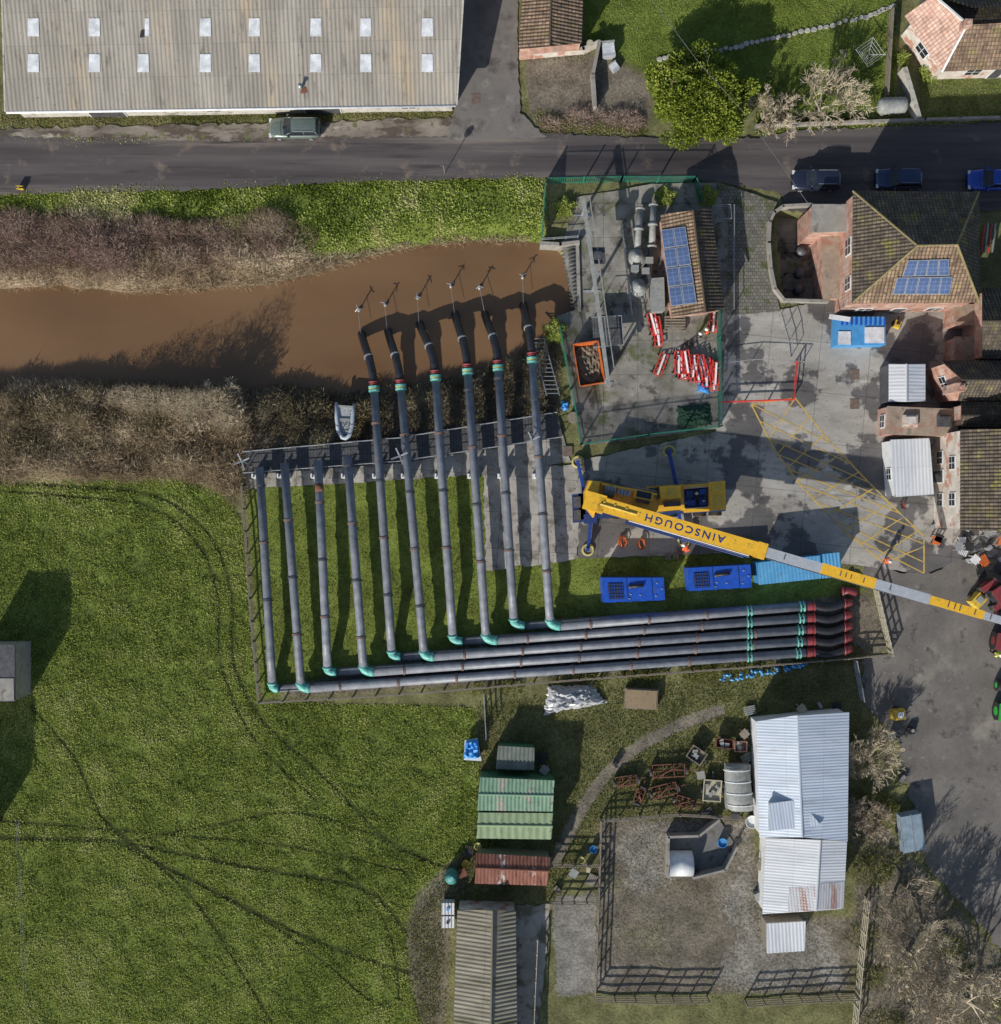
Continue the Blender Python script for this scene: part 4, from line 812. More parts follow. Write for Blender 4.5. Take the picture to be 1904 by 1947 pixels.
railfence('timber rail fence at the bottom of the paddock',[(1416,1902),(1520,1895),(1625,1890)],1.4,mt['wood'],1.8,4)
railfence('bleached timber fence beside the leafless trees',[(1645,1705),(1632,1830),(1620,1960)],1.4,mt['lwood'],1.3,4)
railfence('timber fence across the top of the paddock',[(1142,1556),(1290,1545),(1410,1552)],1.2,mt['wood'],1.9,3)
railfence('small timber pen between the sheds',[(1045,1640),(1140,1640),(1138,1710),(1045,1712)],1.3,mt['wood'],1.1,3)
railfence('weathered fence beside the concrete path',[(1022,1780),(1014,1960)],1.2,mt['lwood'],1.2,3)
railfence('thin wire fence across the field edge',[(920,1315),(925,1400)],1.4,mt['steel'],1.2,4,pr=.04)
railfence('galvanised field gate beside the shed',[(1622,1255),(1636,1330)],1.3,mt['steel'],1.2,4,pr=.05,name='field_gate')
th=thing('wire_fence','thin post and wire fence in the grass field','fence',tuple(P(40,1555)))
wp=[P(40,1555),P(45,1700),P(55,1880)]
for p,q in zip(wp[:-1],wp[1:]):
    for t in (0,.5): c=p.lerp(q,t); part(th,'post',B().cyl(c,.04,-.1,1.1,6),mt['wood'])
for z in (.5,1.): part(th,'wire',B().tube([p+Vector((0,0,z)) for p in wp],.012,4),mt['steel'])
railing('red painted barrier rail across the yard',[(1370,766),(1505,761),(1512,690)],1.,mt['red'],2.2,r=.055,name='barrier_rail')
railing('white and red barrier pole crossing the yard',[(1380,692),(1430,686),(1525,690)],1.,mt['steel'],3,r=.03,name='barrier_rail',nr=1)
railing('galvanised handrail beside the bridge deck',[(1392,395),(1392,590)],1.1,mt['steel'],2.,name='railing')
railing('grey metal gate by the pump house',[(1352,398),(1384,396),(1386,422),(1356,424)],1.3,mt['steel'],1.2,name='railing',nr=3)
railing('green and galvanised gate beside the courtyard',[(1485,598),(1500,650),(1503,680)],1.2,mt['steel'],1.,name='railing',nr=3)
# ------------------------------------------------ vehicles
def car(px,py,ang,Lc,col,label,hatch=.36,front=.2):
    Wc=1.8;Hc=1.5; th=thing('parked_car',label,'car',tuple(P(px,py,.04)),'cars parked along the road',ang); th.location.z=.03
    st=[-.5,-.485,-.42,-.3,0,.2,.33,.43,.485,.5]; hw=[.34,.41,.47,.5,.5,.5,.485,.45,.38,.3]; zt_=[.8,.92,.97,.97,.95,.93,.87,.8,.68,.55]
    b=B();vs=[];fs=[]
    for x,w,z in zip(st,hw,zt_):
        w*=Wc; X_=x*Lc
        ring=[(-w*.9,.22),(-w,.45),(-w,z-.2),(-w*.93,z-.05),(-w*.8,z),(-w*.3,z+.03),(w*.3,z+.03),(w*.8,z),(w*.93,z-.05),(w,z-.2),(w,.45),(w*.9,.22)]
        vs+=[(X_,a,c) for a,c in ring]
    k=12
    for i in range(len(st)-1):
        for j in range(k): fs.append((i*k+j,i*k+(j+1)%k,(i+1)*k+(j+1)%k,(i+1)*k+j))
    fs+=[tuple(range(k)),tuple(range((len(st)-1)*k,len(st)*k))]
    b.add(vs,fs); pm=paint('car paint '+label[:14],col,.25,.05,coat=.8,metal=.3); part(th,'body',b,pm,True,local=True)
    g_=B(); x0,x1,x2,x3=-.47*Lc,-hatch*Lc,.03*Lc,front*Lc; zb,zr=.94,Hc-.05
    g_.add([(x0,-.42*Wc,zb),(x3,-.43*Wc,zb-.02),(x3+.12,0,zb),(x3,.43*Wc,zb-.02),(x0,.42*Wc,zb),(x1,-.35*Wc,zr),(x2,-.36*Wc,zr),(x2+.06,0,zr+.01),(x2,.36*Wc,zr),(x1,.35*Wc,zr)],[(0,1,6,5),(1,2,7,6),(2,3,8,7),(3,4,9,8),(4,0,5,9),(5,6,7,8,9)])
    part(th,'window_glass',g_,mt['glass'],local=True)
    r_=B(); xs=[x1-.05,x1+.1,(x1+x2)/2,x2-.1,x2+.05];zs=[zr,zr+.04,zr+.06,zr+.04,zr-.01];vs=[];fs=[]
    for x,z in zip(xs,zs): vs+=[(x,-.355*Wc,z-.03),(x,-.25*Wc,z+.02),(x,.25*Wc,z+.02),(x,.355*Wc,z-.03)]
    for i in range(4):
        for j in range(3): fs.append((i*4+j,(i+1)*4+j,(i+1)*4+j+1,i*4+j+1))
    r_.add(vs,fs)
    for sy in(-1,1):
        r_.tube([(x2,sy*.36*Wc,zr),(x3,sy*.43*Wc,.95)],.035,5).tube([(x1,sy*.35*Wc,zr),(x0,sy*.42*Wc,.95)],.05,5).tube([((x1+x2)/2,sy*.36*Wc,zr),((x1+x2)/2-.05,sy*.43*Wc,.95)],.035,5)
    part(th,'roof',r_,pm,True,local=True)
    rr_=B()
    for sy in(-1,1): rr_.tube([(x1+.15,sy*.33*Wc,zr+.09),(x2-.15,sy*.33*Wc,zr+.09)],.02,5)
    part(th,'roof_rail',rr_,mt['steel'],local=True)
    part(th,'bonnet_seam',B().tube([(x3+.2,-.4*Wc,.93),(x3+.3,0,.97),(x3+.2,.4*Wc,.93)],.012,4),mt['black'],local=True)
    for sx in(-.31,.31):
        for sy in(-1,1):
            w=part(th,'wheel',B().tube([(sx*Lc,sy*.38*Wc,.32),(sx*Lc,sy*.495*Wc,.32)],.32,16),mt['black'],local=True); part(w,'rim',B().tube([(sx*Lc,sy*.48*Wc,.32),(sx*Lc,sy*.505*Wc,.32)],.2,10),mt['steel'],local=True)
    for sy in(-1,1):
        part(th,'headlight',B().box((.465*Lc,sy*.36*Wc,.68),(.22,.32,.12)),mt['white'],local=True)
        part(th,'tail_light',B().box((-.487*Lc,sy*.38*Wc,.75),(.1,.2,.25)),mt['redp'],local=True)
        part(th,'wing_mirror',B().box((x3-.35,sy*.55*Wc,.98),(.16,.2,.13)),pm,local=True)
    return th
car(563,248,math.pi,4.5,(.15,.19,.165),'grey-green estate car parked on the verge by the barn',.42)
car(1548,346,math.pi,4.2,(.02,.026,.05),'dark navy hatchback parked in shade by the road',.42)
car(1704,344,math.pi,4.0,(.025,.04,.10),'dark blue hatchback parked in front of the house',.4)
car(1880,346,math.pi,4.2,(.02,.07,.4),'bright blue hatchback parked at the roadside',.4)
# crane
cr=thing('mobile_crane','yellow mobile crane with outriggers out and boom extended over yard','crane',tuple(P(1240,950)))
b=B().qp([(1100,938),(1378,925),(1380,972),(1102,988)],.7,1.2); part(cr,'chassis',b,mt['cblue'])
for x in(1130,1165,1240,1275,1330,1360):
    for y in(930,975):
        p=P(x,y+ (1240-x)*.03+4,.6); w=part(cr,'wheel',B().tube([(p.x,p.y-.22,.6),(p.x,p.y+.22,.6)],.58,18),mt['black']); part(w,'rim',B().tube([(p.x,p.y-.24,.6),(p.x,p.y+.24,.6)],.3,12),mt['dyellow'],root=cr)
part(cr,'carrier_deck',B().qp([(1230,925),(1300,921),(1302,971),(1232,974)],1.2,1.6).qp([(1348,917),(1379,914),(1381,969),(1350,972)],1.2,2.3).qp([(1300,922),(1348,919),(1349,926),(1300,930)],1.2,1.75).qp([(1302,966),(1350,963),(1350,972),(1302,975)],1.2,1.75),mt['yellow'])
part(cr,'engine_deck',B().qp([(1301,930),(1347,926),(1348,963),(1303,966)],1.2,1.45).qp([(1306,934),(1318,933),(1319,945),(1307,946)],1.45,1.9).qp([(1330,930),(1343,929),(1344,940),(1331,941)],1.45,2.1).qp([(1308,951),(1322,950),(1323,961),(1309,962)],1.45,1.8).qp([(1330,946),(1344,945),(1345,960),(1331,961)],1.45,1.7),mt['mblue'])
b=B()
for x in (1312,1322,1327,1338): p=P(x,950,2.);b.tube([p,p+Vector((.1,.6,.1)),p+Vector((.3,.8,-.3))],.06,6)
b.qp([(1320,932),(1328,931),(1329,962),(1321,963)],1.45,1.52)
part(cr,'hydraulic_hose',b,mt['black'])
part(cr,'exhaust_stack',B().cyl(P(1325,938,2.2),.14,1.5,2.3,10).cyl(P(1340,952,2.2),.1,1.5,2.0,10),mt['steel'],True)
part(cr,'deck_box',B().qp([(1354,922),(1374,920),(1375,934),(1355,936)],2.3,2.42).qp([(1356,944),(1374,942),(1375,962),(1357,964)],2.3,2.36),mt['dyellow'])
part(cr,'tool_locker',B().qp([(1234,928),(1248,927),(1249,937),(1235,938)],1.6,2.0).qp([(1236,955),(1248,954),(1249,968),(1237,969)],1.6,1.9).qp([(1262,954),(1294,952),(1295,962),(1263,964)],1.6,1.85),mt['dsteel'])
part(cr,'deck_step',B().qp([(1235,970),(1298,966),(1298,974),(1236,978)],1.0,1.1),mt['dsteel'])
c_=part(cr,'driver_cab',B().prism(PP([(1252,924),(1297,921),(1299,948),(1254,951)],2.7),1.6,2.7,.88),mt['yellow'])
part(c_,'cab_window',B().prism(PP([(1250,926),(1256,925),(1258,947),(1252,948)],2.3),1.8,2.35),mt['glass'],root=cr)
part(c_,'roof_hatch',B().qp([(1268,929),(1284,928),(1285,941),(1269,942)],2.7,2.76),mt['dyellow'],root=cr)
part(cr,'grab_rail',B().tube([P(1202,925,2.3),P(1250,935,2.3),P(1250,950,2.3)],.04,6).tube([P(1240,975,2.),P(1295,970,2.)],.04,6).tube([P(1302,928,2.3),P(1346,925,2.3)],.035,6).tube([P(1304,967,2.3),P(1348,964,2.3)],.035,6),mt['steel'])
for (x0,y0,x1,y1,zh) in((1113,945,1099,878,.7),(1287,925,1272,858,.7),(1125,980,1118,1045,.7),(1290,972,1300,1028,.7)):
    p=P(x0,y0,zh);q=P(x1,y1,zh); o=part(cr,'outrigger',B().obox(p,q,.27,.35).obox(q+Vector((0,0,-.3)),q+Vector((0,0,.45)),.26,.26),mt['mblue'])
    q0=P(x1,y1); part(o,'pad',B().cyl(q0,.46,.03,.14,20),mt['wood'],root=cr); part(o,'pad_ring',B().torus((q0.x,q0.y,.16),.46,.1,22,6),mt['palegreen'],root=cr)
part(cr,'front_platform',B().qp([(1088,940),(1112,938),(1114,992),(1090,994)],.9,1.2).qp([(1110,978),(1135,977),(1136,995),(1111,996)],.9,1.25),mt['cblue'])
part(cr,'platform_grating',B().qp([(1090,945),(1104,944),(1105,965),(1091,966)],1.2,1.26).qp([(1091,970),(1104,969),(1105,990),(1092,991)],1.2,1.26),mt['dsteel'])
part(cr,'counterweight',B().prism(PP([(1120,912),(1142,914),(1136,955),(1130,985),(1112,962),(1112,935)],3.0),1.5,3.0,.94),mt['yellow'])
part(cr,'slew_platform',B().qp([(1140,915),(1245,940),(1252,968),(1236,992),(1135,962)],1.3,2.2),mt['yellow'])
part(cr,'winch_drum',B().tube([P(1148,936,2.9),P(1168,941,2.9)],.32,14),mt['dsteel'],True)
part(cr,'winch_drum',B().tube([P(1210,948,2.5),P(1235,954,2.5)],.25,12),mt['dsteel'],True)
part(cr,'counterweight_vent',B().qp([(1152,923),(1172,927),(1170,937),(1150,933)],2.9,3.0).qp([(1176,929),(1200,934),(1198,944),(1174,939)],2.9,3.0),mt['steel'])
vb=B()
for k in range(7): vb.obox(P(1155+k*6.5,924.5+k*1.5,3.03),P(1153+k*6.5,933+k*1.5,3.03),.05,.05)
part(cr,'vent_bar',vb,mt['dsteel'])
part(cr,'counterweight_link',B().qp([(1145,918),(1250,938),(1249,942),(1144,922)],2.2,2.9),mt['yellow'])
oc=part(cr,'operator_cab',B().prism(PP([(1206,928),(1246,936),(1242,954),(1203,946)],3.0),1.6,3.0,.9),mt['yellow']); part(oc,'cab_window',B().prism(PP([(1212,932),(1240,938),(1238,950),(1210,944)],3.05),2.98,3.03),mt['glass'],root=cr)
b0=P(1130,955,3.3); b1=P(2050,1222,6.6); ax_=(b1-b0).normalized(); sd=ax_.cross(Vector((0,0,1))).normalized(); up=sd.cross(ax_)
def tx(x):
    k=(x-CX)*S
    t=(k*(1-b0.z/100)-b0.x)/(ax_.x+k*ax_.z/100); return b0+ax_*t
def bsec(name,x0,x1,w,h,mat,z=0.,parent=None): return part(parent or cr,name,B().obox(tx(x0)+up*z,tx(x1)+up*z,w,h),mat,root=cr)
bm_=bsec('boom_base',1138,1452,1.22,1.3,mt['yellow'])
bsec('boom_end_collar',1437,1455,1.36,1.42,mt['yellow'],0,bm_); bsec('boom_pivot',1112,1150,1.55,1.6,mt['yellow'],-.15,bm_)
b=B()
for x in (1148,1168,1190): b.obox(tx(x)+up*.66-sd*.3,tx(x)+up*.66+sd*.3,.18,.12)
b.tube([tx(1142)+up*.7,tx(1210)+up*.7],.1,8)
for x in (1215,1395,1420): b.obox(tx(x)+up*.66-sd*.2,tx(x)+up*.66+sd*.2,.1,.08)
part(bm_,'boom_fitting',b,mt['dyellow'],root=cr)
part(bm_,'luffing_ram',B().tube([tx(1190)-up*1.1+sd*.0,tx(1330)-up*.8],.28,12),mt['steel'],root=cr)
part(bm_,'boom_side_pipe',B().tube([tx(1195)+sd*.78,tx(1430)+sd*.78],.09,8).tube([tx(1195)+sd*.93-up*.2,tx(1420)+sd*.93-up*.2],.07,8).obox(tx(1195)+sd*.88+up*.1,tx(1300)+sd*.88+up*.1,.25,.1),mt['cblue'],root=cr)
b=B().obox(tx(1200)+sd*.70+up*.2,tx(1428)+sd*.70+up*.2,.07,.06)
part(bm_,'side_stripe',b,mt['white'],root=cr)
bsec('boom_section',1455,1765,.82,1.0,mt['boom']); bsec('boom_collar',1560,1662,.88,1.06,mt['yellow'])
bsec('boom_section',1765,2050,.62,.8,mt['boom']); bsec('boom_collar',1766,1868,.7,.88,mt['yellow'])
b=B()
for x in (1490,1596,1606,1616,1640,1690,1800,1812,1822,1850,1880): c=tx(x)+up*.54; b.obox(c-sd*.2,c+sd*.2,.08,.04)
b.tube([tx(1460)+sd*.5,tx(1765)+sd*.42],.05,6); part(cr,'boom_roller',b,mt['dsteel'])
cu=bpy.data.curves.new('txt','FONT'); cu.body='AINSCOUGH'; cu.size=1.0; cu.align_x='CENTER'; cu.align_y='CENTER'; cu.extrude=.005; cu.offset=.015; cu.space_character=1.35
to=bpy.data.objects.new('txt',cu); link(to); dg=bpy.context.evaluated_depsgraph_get(); tm=bpy.data.meshes.new_from_object(to.evaluated_get(dg)); bpy.data.objects.remove(to)
tx_=[v.co.x for v in tm.vertices]; wid=max(tx_)-min(tx_); want=(tx(1376)-tx(1226)).length; sc_=want/wid
xa=-ax_; za=up; ya=za.cross(xa); cc_=tx(1301)+up*.665
mtx=Matrix(((xa.x,ya.x,za.x,0),(xa.y,ya.y,za.y,0),(xa.z,ya.z,za.z,0),(0,0,0,1)))
for v in tm.vertices: v.co=mtx@Vector((v.co.x*sc_,v.co.y*sc_*.88,v.co.z))+cc_-cr.location
tm.materials.clear(); tm.materials.append(mt['letter']); lo=bpy.data.objects.new('lettering',tm); lo.parent=cr; link(lo)
# generators
for k,(q,lab) in enumerate((([(1143,1098),(1263,1098),(1266,1141),(1147,1146)],'blue generator cabinet with roof grille on grass'),([(1305,1080),(1428,1073),(1431,1117),(1310,1124)],'blue generator cabinet with roof grille near crane'))):
    pts=PP(q,2.0); c=cen(pts); th=thing('generator',lab,'generator',(c.x,c.y,-.1),'blue generators')
    part(th,'cabinet',B().prism(pts,.25,2.0,.985),mt['blue']); part(th,'skid',B().prism([c+(Vector((p.x,p.y,0))-c)*.96 for p in pts],-.08,.25),mt['cblue'])
    def ip(u,v): return (pts[3]*(1-u)+pts[2]*u)*(1-v)+(pts[0]*(1-u)+pts[1]*u)*v
    gb=B(); sb=B()
    sb.prism([ip(.1,.12),ip(.34,.12),ip(.34,.78),ip(.1,.78)],1.99,2.03)
    for i in range(6): a=ip(.12+i*.042,.15);b_=ip(.12+i*.042,.75); gb.obox(Vector((a.x,a.y,2.05)),Vector((b_.x,b_.y,2.05)),.035,.04)
    for i in range(5): a=ip(.11,.18+i*.14);b_=ip(.33,.18+i*.14); gb.obox(Vector((a.x,a.y,2.07)),Vector((b_.x,b_.y,2.07)),.03,.03)
    part(th,'roof_grille',sb,mt['black']); part(th,'grille_bar',gb,mt['blue'])
    a=ip(.46,.62);b_=ip(.66,.66); part(th,'exhaust',B().tube([Vector((a.x,a.y,2.12)),Vector((b_.x,b_.y,2.12))],.13,10).box((a.x,a.y,2.08),(.4,.3,.16)),mt['black'],True)
    hb=B()
    for u,v in((.45,.3),(.6,.25),(.85,.2),(.88,.75),(.42,.12),(.95,.5)): p=ip(u,v); hb.box((p.x,p.y,2.03),(.14,.1,.06))
    part(th,'lifting_eye',hb,mt['steel'])
    b_=B()
    for u in(.12,.36,.6,.84):
        p=ip(u,.0); b_.box((p.x,p.y-.0,1.1),(1.,.05,1.3))
    part(th,'side_door',b_,mt['blue'])
    part(th,'roof_seam',B().obox(ip(.4,.02)+Vector((0,0,.02)),ip(.4,.98)+Vector((0,0,.02)),.05,.04).obox(ip(.8,.02)+Vector((0,0,.02)),ip(.8,.98)+Vector((0,0,.02)),.05,.04),mt['cblue'])
m_lbr=M('light blue ribbed roof',[(.07,.27,.5),(.11,.34,.57)],1.,coord='UV',rough=.5,over=((.1,.2,.3),1.2,.54,.7))
flat('site_container','light blue steel container beside the crane boom','container',[(1440,1070),(1560,1056),(1562,1100),(1444,1112)],2.5,mt['lblue'],m_lbr,pitch=.3,amp=.012)
flat('site_container','light blue container with open mesh top section','container',[(1562,1054),(1597,1050),(1602,1096),(1564,1100)],2.3,mt['lblue'],m_lbr,pitch=.3)
th=thing('storage_tank','light blue bunded tank with white lid panel','tank',tuple(P(1640,630)))
part(th,'tank_body',B().qp([(1592,602),(1684,602),(1685,655),(1590,657)],.0,1.7),mt['lblue']); part(th,'lid',B().qp([(1645,622),(1682,622),(1682,652),(1645,652)],1.7,1.8),mt['skl']); part(th,'lid',B().qp([(1595,630),(1618,630),(1618,655),(1594,655)],1.7,1.78),mt['skl'])
b=B()
for x in range(1600,1684,9): b.qp([(x,604),(x+3,604),(x+3,618),(x,618)],1.7,1.8)
part(th,'top_rib',b,mt['blue']); part(th,'awning',B().qp([(1578,597),(1618,603),(1616,612),(1576,606)],1.9,1.95),mt['white'])
# ------------------------------------------------ compound plant
th=thing('weed_screen_gantry','long steel gantry beam over the intake screen','gantry',tuple(P(1130,560)))
part(th,'beam',B().obox(P(1110,380,3.2),P(1158,735,3.2),.3,.35).obox(P(1122,378,3.2),P(1168,700,3.2),.08,.08),mt['gtank'])
for x,y in((1112,392),(1132,540),(1155,720)): p=P(x,y,3.2); part(th,'leg',B().obox((p.x,p.y,.0),(p.x,p.y,3.1),.2,.2).obox((p.x-.8,p.y,.05),(p.x+.8,p.y,.05),.2,.1),mt['steel'])
part(th,'trolley',B().qp([(1120,470),(1150,470),(1152,500),(1122,500)],2.6,3.0).qp([(1130,478),(1144,478),(1144,492),(1130,492)],3.4,3.7),mt['dsteel'])
th=thing('screen_platform','galvanised steel platform above the trash screen','platform',tuple(P(1150,630)))
part(th,'deck',B().qp([(1125,603),(1182,600),(1186,655),(1130,660)],1.3,1.4),mt['grate'])
for x,y in((1128,606),(1180,603),(1183,652),(1133,657)): p=P(x,y,1.3); part(th,'leg',B().cyl(p,.06,.02,1.3,6),mt['steel'])
for a,c in(((1125,603),(1182,600)),((1182,600),(1186,655)),((1186,655),(1130,660)),((1150,602),(1155,658))): part(th,'handrail',B().tube([P(*a,1.4),P(*a,2.4),P(*c,2.4),P(*c,1.4)],.035,6),mt['steel'])
b=B()
for i in range(16): y=470+i*7.5; b.obox(P(1066+i*1.4,y,-.2),P(1094+i*.5,y,.2),.12,.12)
p=P(1080,530); mono('trash_screen','row of steel bars across the river intake','screen',b,mt['dsteel'],(p.x,p.y,-1))
wall('concrete river wall at the intake',[(1030,462),(1066,464),(1100,460)],.3,.7,mt['conc'],base=-2.5,name='river_wall')
wall('pale concrete coping beside the intake screen',[(1098,462),(1102,590)],.3,.25,mt['conc'],base=-.3,name='river_wall')
railing('galvanised handrail on the intake wall',[(1030,460),(1098,455),(1102,440)],1.,mt['steel'],.9,z0=.3)
railing('galvanised handrail inside the pump compound',[(1180,430),(1188,500),(1200,600)],1.1,mt['steel'],1.5)
for k,(x0,y0,x1,y1) in enumerate(((1218,395,1212,480),(1243,388,1240,470))):
    th=thing('submersible_pump','grey vertical pump with long riser pipe','pump',tuple(P(x1,y1)),'grey pumps in the compound')
    a,c=P(x0,y0,.8),P(x1,y1,.8); part(th,'riser_pipe',B().tube([a,a.lerp(c,.5),c],[.3,.27,.3],14).tube([a,a+(c-a)*.04],.42,14).tube([a.lerp(c,.45),a.lerp(c,.5)],.42,14).tube([a.lerp(c,.95),c],.42,14),mt['gtank'],True)
    m_=P(1212+k*4,487+k*58,1.2); part(th,'motor',B().cyl(m_,.75,.05,.9,18).cyl(m_,.55,.9,1.3,16).cyl(m_,.2,1.3,1.5,10),mt['gtank'],True)
    part(th,'delivery_pipe',B().tube([c,m_+Vector((.8,.4,-.5)),m_+Vector((0,0,-.5))],.3,12),mt['dsteel'],True)
    part(th,'base',B().box((m_.x,m_.y,.08),(1.9,1.7,.12)),mt['conc'])
for x,y in((1232,500),(1225,520),(1205,515)):
    p=P(x,y); mono('control_box','small grey control box beside the pumps','control box',B().box((p.x,p.y,.55),(.6,.5,1.05)).box((p.x,p.y,1.1),(.66,.56,.06)),mt['gtank'],(p.x,p.y,.03),'control boxes by the pumps')
p=P(1247,560); mono('kiosk','grey steel equipment kiosk against the pump house','kiosk',B().qp([(1240,530),(1262,528),(1264,590),(1242,592)],0.03,1.6).qp([(1239,529),(1263,527),(1265,591),(1241,593)],1.6,1.66),mt['gtank'],(p.x,p.y,0))
# skip
th=thing('skip','orange open skip filled with reed debris','skip',tuple(P(1120,693)))
q=[(1090,655),(1138,648),(1151,727),(1103,735)]; pts=PP(q,1.5); c=cen(pts)
def ringwall(b,pts,z0,z1,t,bot=.85):
    c=cen(pts); n_=len(pts); o=[Vector((p.x,p.y,z1)) for p in pts]; i_=[c+(Vector((p.x,p.y,0))-c)*t+Vector((0,0,z1)) for p in pts]
    ob=[c+(Vector((p.x,p.y,0))-c)*bot+Vector((0,0,z0)) for p in pts]; ib=[c+(Vector((p.x,p.y,0))-c)*bot*t+Vector((0,0,z0+.05)) for p in pts]
    vs=o+i_+ob+ib; fs=[]
    for k in range(n_):
        l=(k+1)%n_; fs+=[(k,l,n_+l,n_+k),(2*n_+k,2*n_+l,l,k),(n_+k,n_+l,3*n_+l,3*n_+k)]
    fs+=[tuple(range(3*n_,4*n_)),tuple(range(2*n_,3*n_))]; b.add(vs,fs)
b=B(); ringwall(b,pts,.05,1.5,.95,.88); part(th,'skip_body',b,mt['orange'])
b=B();gn=12
def bil(q,u,v): return (q[0]*(1-u)+q[1]*u)*(1-v)+(q[3]*(1-u)+q[2]*u)*v
cp=[c+(Vector((p.x,p.y,0))-c)*.86 for p in pts]
b.add([bil(cp,i/gn,j/gn)+Vector((0,0,.7+U(0,.4))) for j in range(gn+1) for i in range(gn+1)],[(j*(gn+1)+i,j*(gn+1)+i+1,(j+1)*(gn+1)+i+1,(j+1)*(gn+1)+i) for j in range(gn) for i in range(gn)])
part(th,'debris',b,mt['bark']); part(th,'rib',B().obox(pts[0],pts[1],.09,.12).obox(pts[2],pts[3],.09,.12).obox(pts[1],pts[2],.07,.1).obox(pts[3],pts[0],.07,.1),mt['orange'])
def barrier(mat,label,loc,rot):
    th=thing('traffic_barrier',label,'barrier',loc,'plastic barriers stacked in the compound'); th.rotation_euler=rot
    b=B().obox((-1,0,.95),(1,0,.95),.06,.1).obox((-1,0,.25),(1,0,.25),.06,.1).obox((-1,0,.6),(1,0,.6),.04,.25)
    for x in(-1,-.5,0,.5,1): b.obox((x,0,.2),(x,0,1.),.05,.06)
    part(th,'panel',b,mat,local=True); part(th,'reflective_board',B().box((0,0,.62),(1.9,.075,.16)),mt['white'],local=True)
    for x in(-.8,.8): part(th,'foot',B().box((x,0,.05),(.14,.5,.1)),mt['black'],local=True)
    return th
o_b=barrier(mt['red'],'red and white plastic barrier lying in a pile',(0,0,0),(0,0,0))
first=True
for k in range(16):
    x=1278+k*4.6; p=P(x,690+(k%3)*5+k*1.4+U(-4,4),0); p.z=.12+(k%4)*.1
    rt=(math.radians(62+(k%3)*9),0,math.radians(98+U(-12,12)))
    if first: o_b.location=p;o_b.rotation_euler=rt;first=False
    else: dup(o_b,p,rt)
for x,y,r_ in((1237,628,100),(1245,690,70),(1238,640,98),(1230,620,105),(1328,712,110),(1344,610,85)): dup(o_b,P(x,y)+Vector((0,0,.1)),(math.radians(70),0,math.radians(r_)))
p=P(1282,618); b=B()
for i in range(6): b.obox((p.x-.9,p.y-.6+i*.24,.5+.02*i),(p.x+.9,p.y-.6+i*.24,.5+.02*i),.14,.1)
b.obox((p.x-.8,p.y-.7,.3),(p.x-.8,p.y+.7,.3),.1,.3).obox((p.x+.8,p.y-.7,.3),(p.x+.8,p.y+.7,.3),.1,.3)
mono('pallet','wooden pallet with stacked boards in the compound','pallet',b,mt['wood'],(p.x,p.y,0))
def crumple(name,label,cat,px,z,mat,k=14,h0=.4):
    pts=PP(px,z); c=cen(pts); b=B(); vs=[]
    for j in range(k+1):
        for i in range(k+1):
            u,v=i/k,j/k; e=min(u,1-u,v,1-v)*4; e=min(1,e); q=bil(pts,u,v); vs.append((q.x+U(-.12,.12),q.y+U(-.12,.12),.03+(z+U(-h0,h0)*.6)*e))
    b.add(vs,[(j*(k+1)+i,j*(k+1)+i+1,(j+1)*(k+1)+i+1,(j+1)*(k+1)+i) for j in range(k) for i in range(k)])
    return mono(name,label,cat,b,mat,(c.x,c.y,0))
crumple('tarpaulin','crumpled silver tarpaulin over a long heap by the fence','tarpaulin',[(1042,1308),(1128,1303),(1156,1340),(1036,1362)],.9,mt['tarp'],18,.45)
crumple('tarpaulin','blue tarpaulin heap in the compound corner','tarpaulin',[(1330,722),(1352,728),(1350,750),(1328,742)],.4,mt['btarp'],6,.3)
crumple('tarpaulin','small blue tarpaulin scrap by the green fence','tarpaulin',[(1068,762),(1082,764),(1080,780),(1066,778)],.3,mt['btarp'],5,.2)
crumple('camouflage_net','dark green netting heaped inside the fence','net',[(1288,772),(1352,766),(1356,808),(1290,815)],.4,paint('dark green net',(.02,.06,.035),.9),16,.2)
b=B();p=P(1089,795);b.cyl(p,.42,.03,.5,18).cyl(p,.5,.5,.56,18);mono('cable_drum','round tan drum by the compound corner','drum',b,mt['wood'],(p.x,p.y,0))
b=B();a,c=P(1022,640,.2),P(1052,752,1.6);s_=Vector((.55,0,0));b.obox(a-s_,c-s_,.08,.08).obox(a+s_,c+s_,.08,.08)
for i in range(14): q=a.lerp(c,(i+.5)/14); b.obox(q-s_,q+s_,.05,.05)
mono('ladder','wide aluminium ladder leaning beside the last pipe','ladder',b,mt['steel'],(c.x,c.y,0))
# boat
th=thing('inflatable_boat','grey inflatable boat resting on the river bank','boat',tuple(P(656,800)+Vector((0,0,-.05))))
f=[(640,765),(641,795),(644,820),(651,832),(657,833),(664,829),(670,810),(672,785),(674,768)]
z0=float(zt(P(656,800).x,P(656,800).y)); zz=max(z0,-.5)+.45
m_bt=M('blue grey rubber',[(.3,.36,.42),(.42,.48,.54)],2,rough=.5)
part(th,'tube',B().tube([P(x,y,zz) for x,y in f],[.14,.2,.2,.2,.2,.2,.2,.2,.14],12),m_bt,True)
part(th,'floor',B().qp([(644,772),(671,774),(668,808),(661,825),(653,827),(647,815)],zz-.15,zz-.08),mt['boom']); part(th,'bench',B().qp([(644,795),(669,796),(669,802),(644,801)],zz+.0,zz+.05),mt['gtank']); part(th,'transom',B().qp([(644,770),(671,772),(671,776),(644,774)],zz-.2,zz+.15),mt['gtank'])
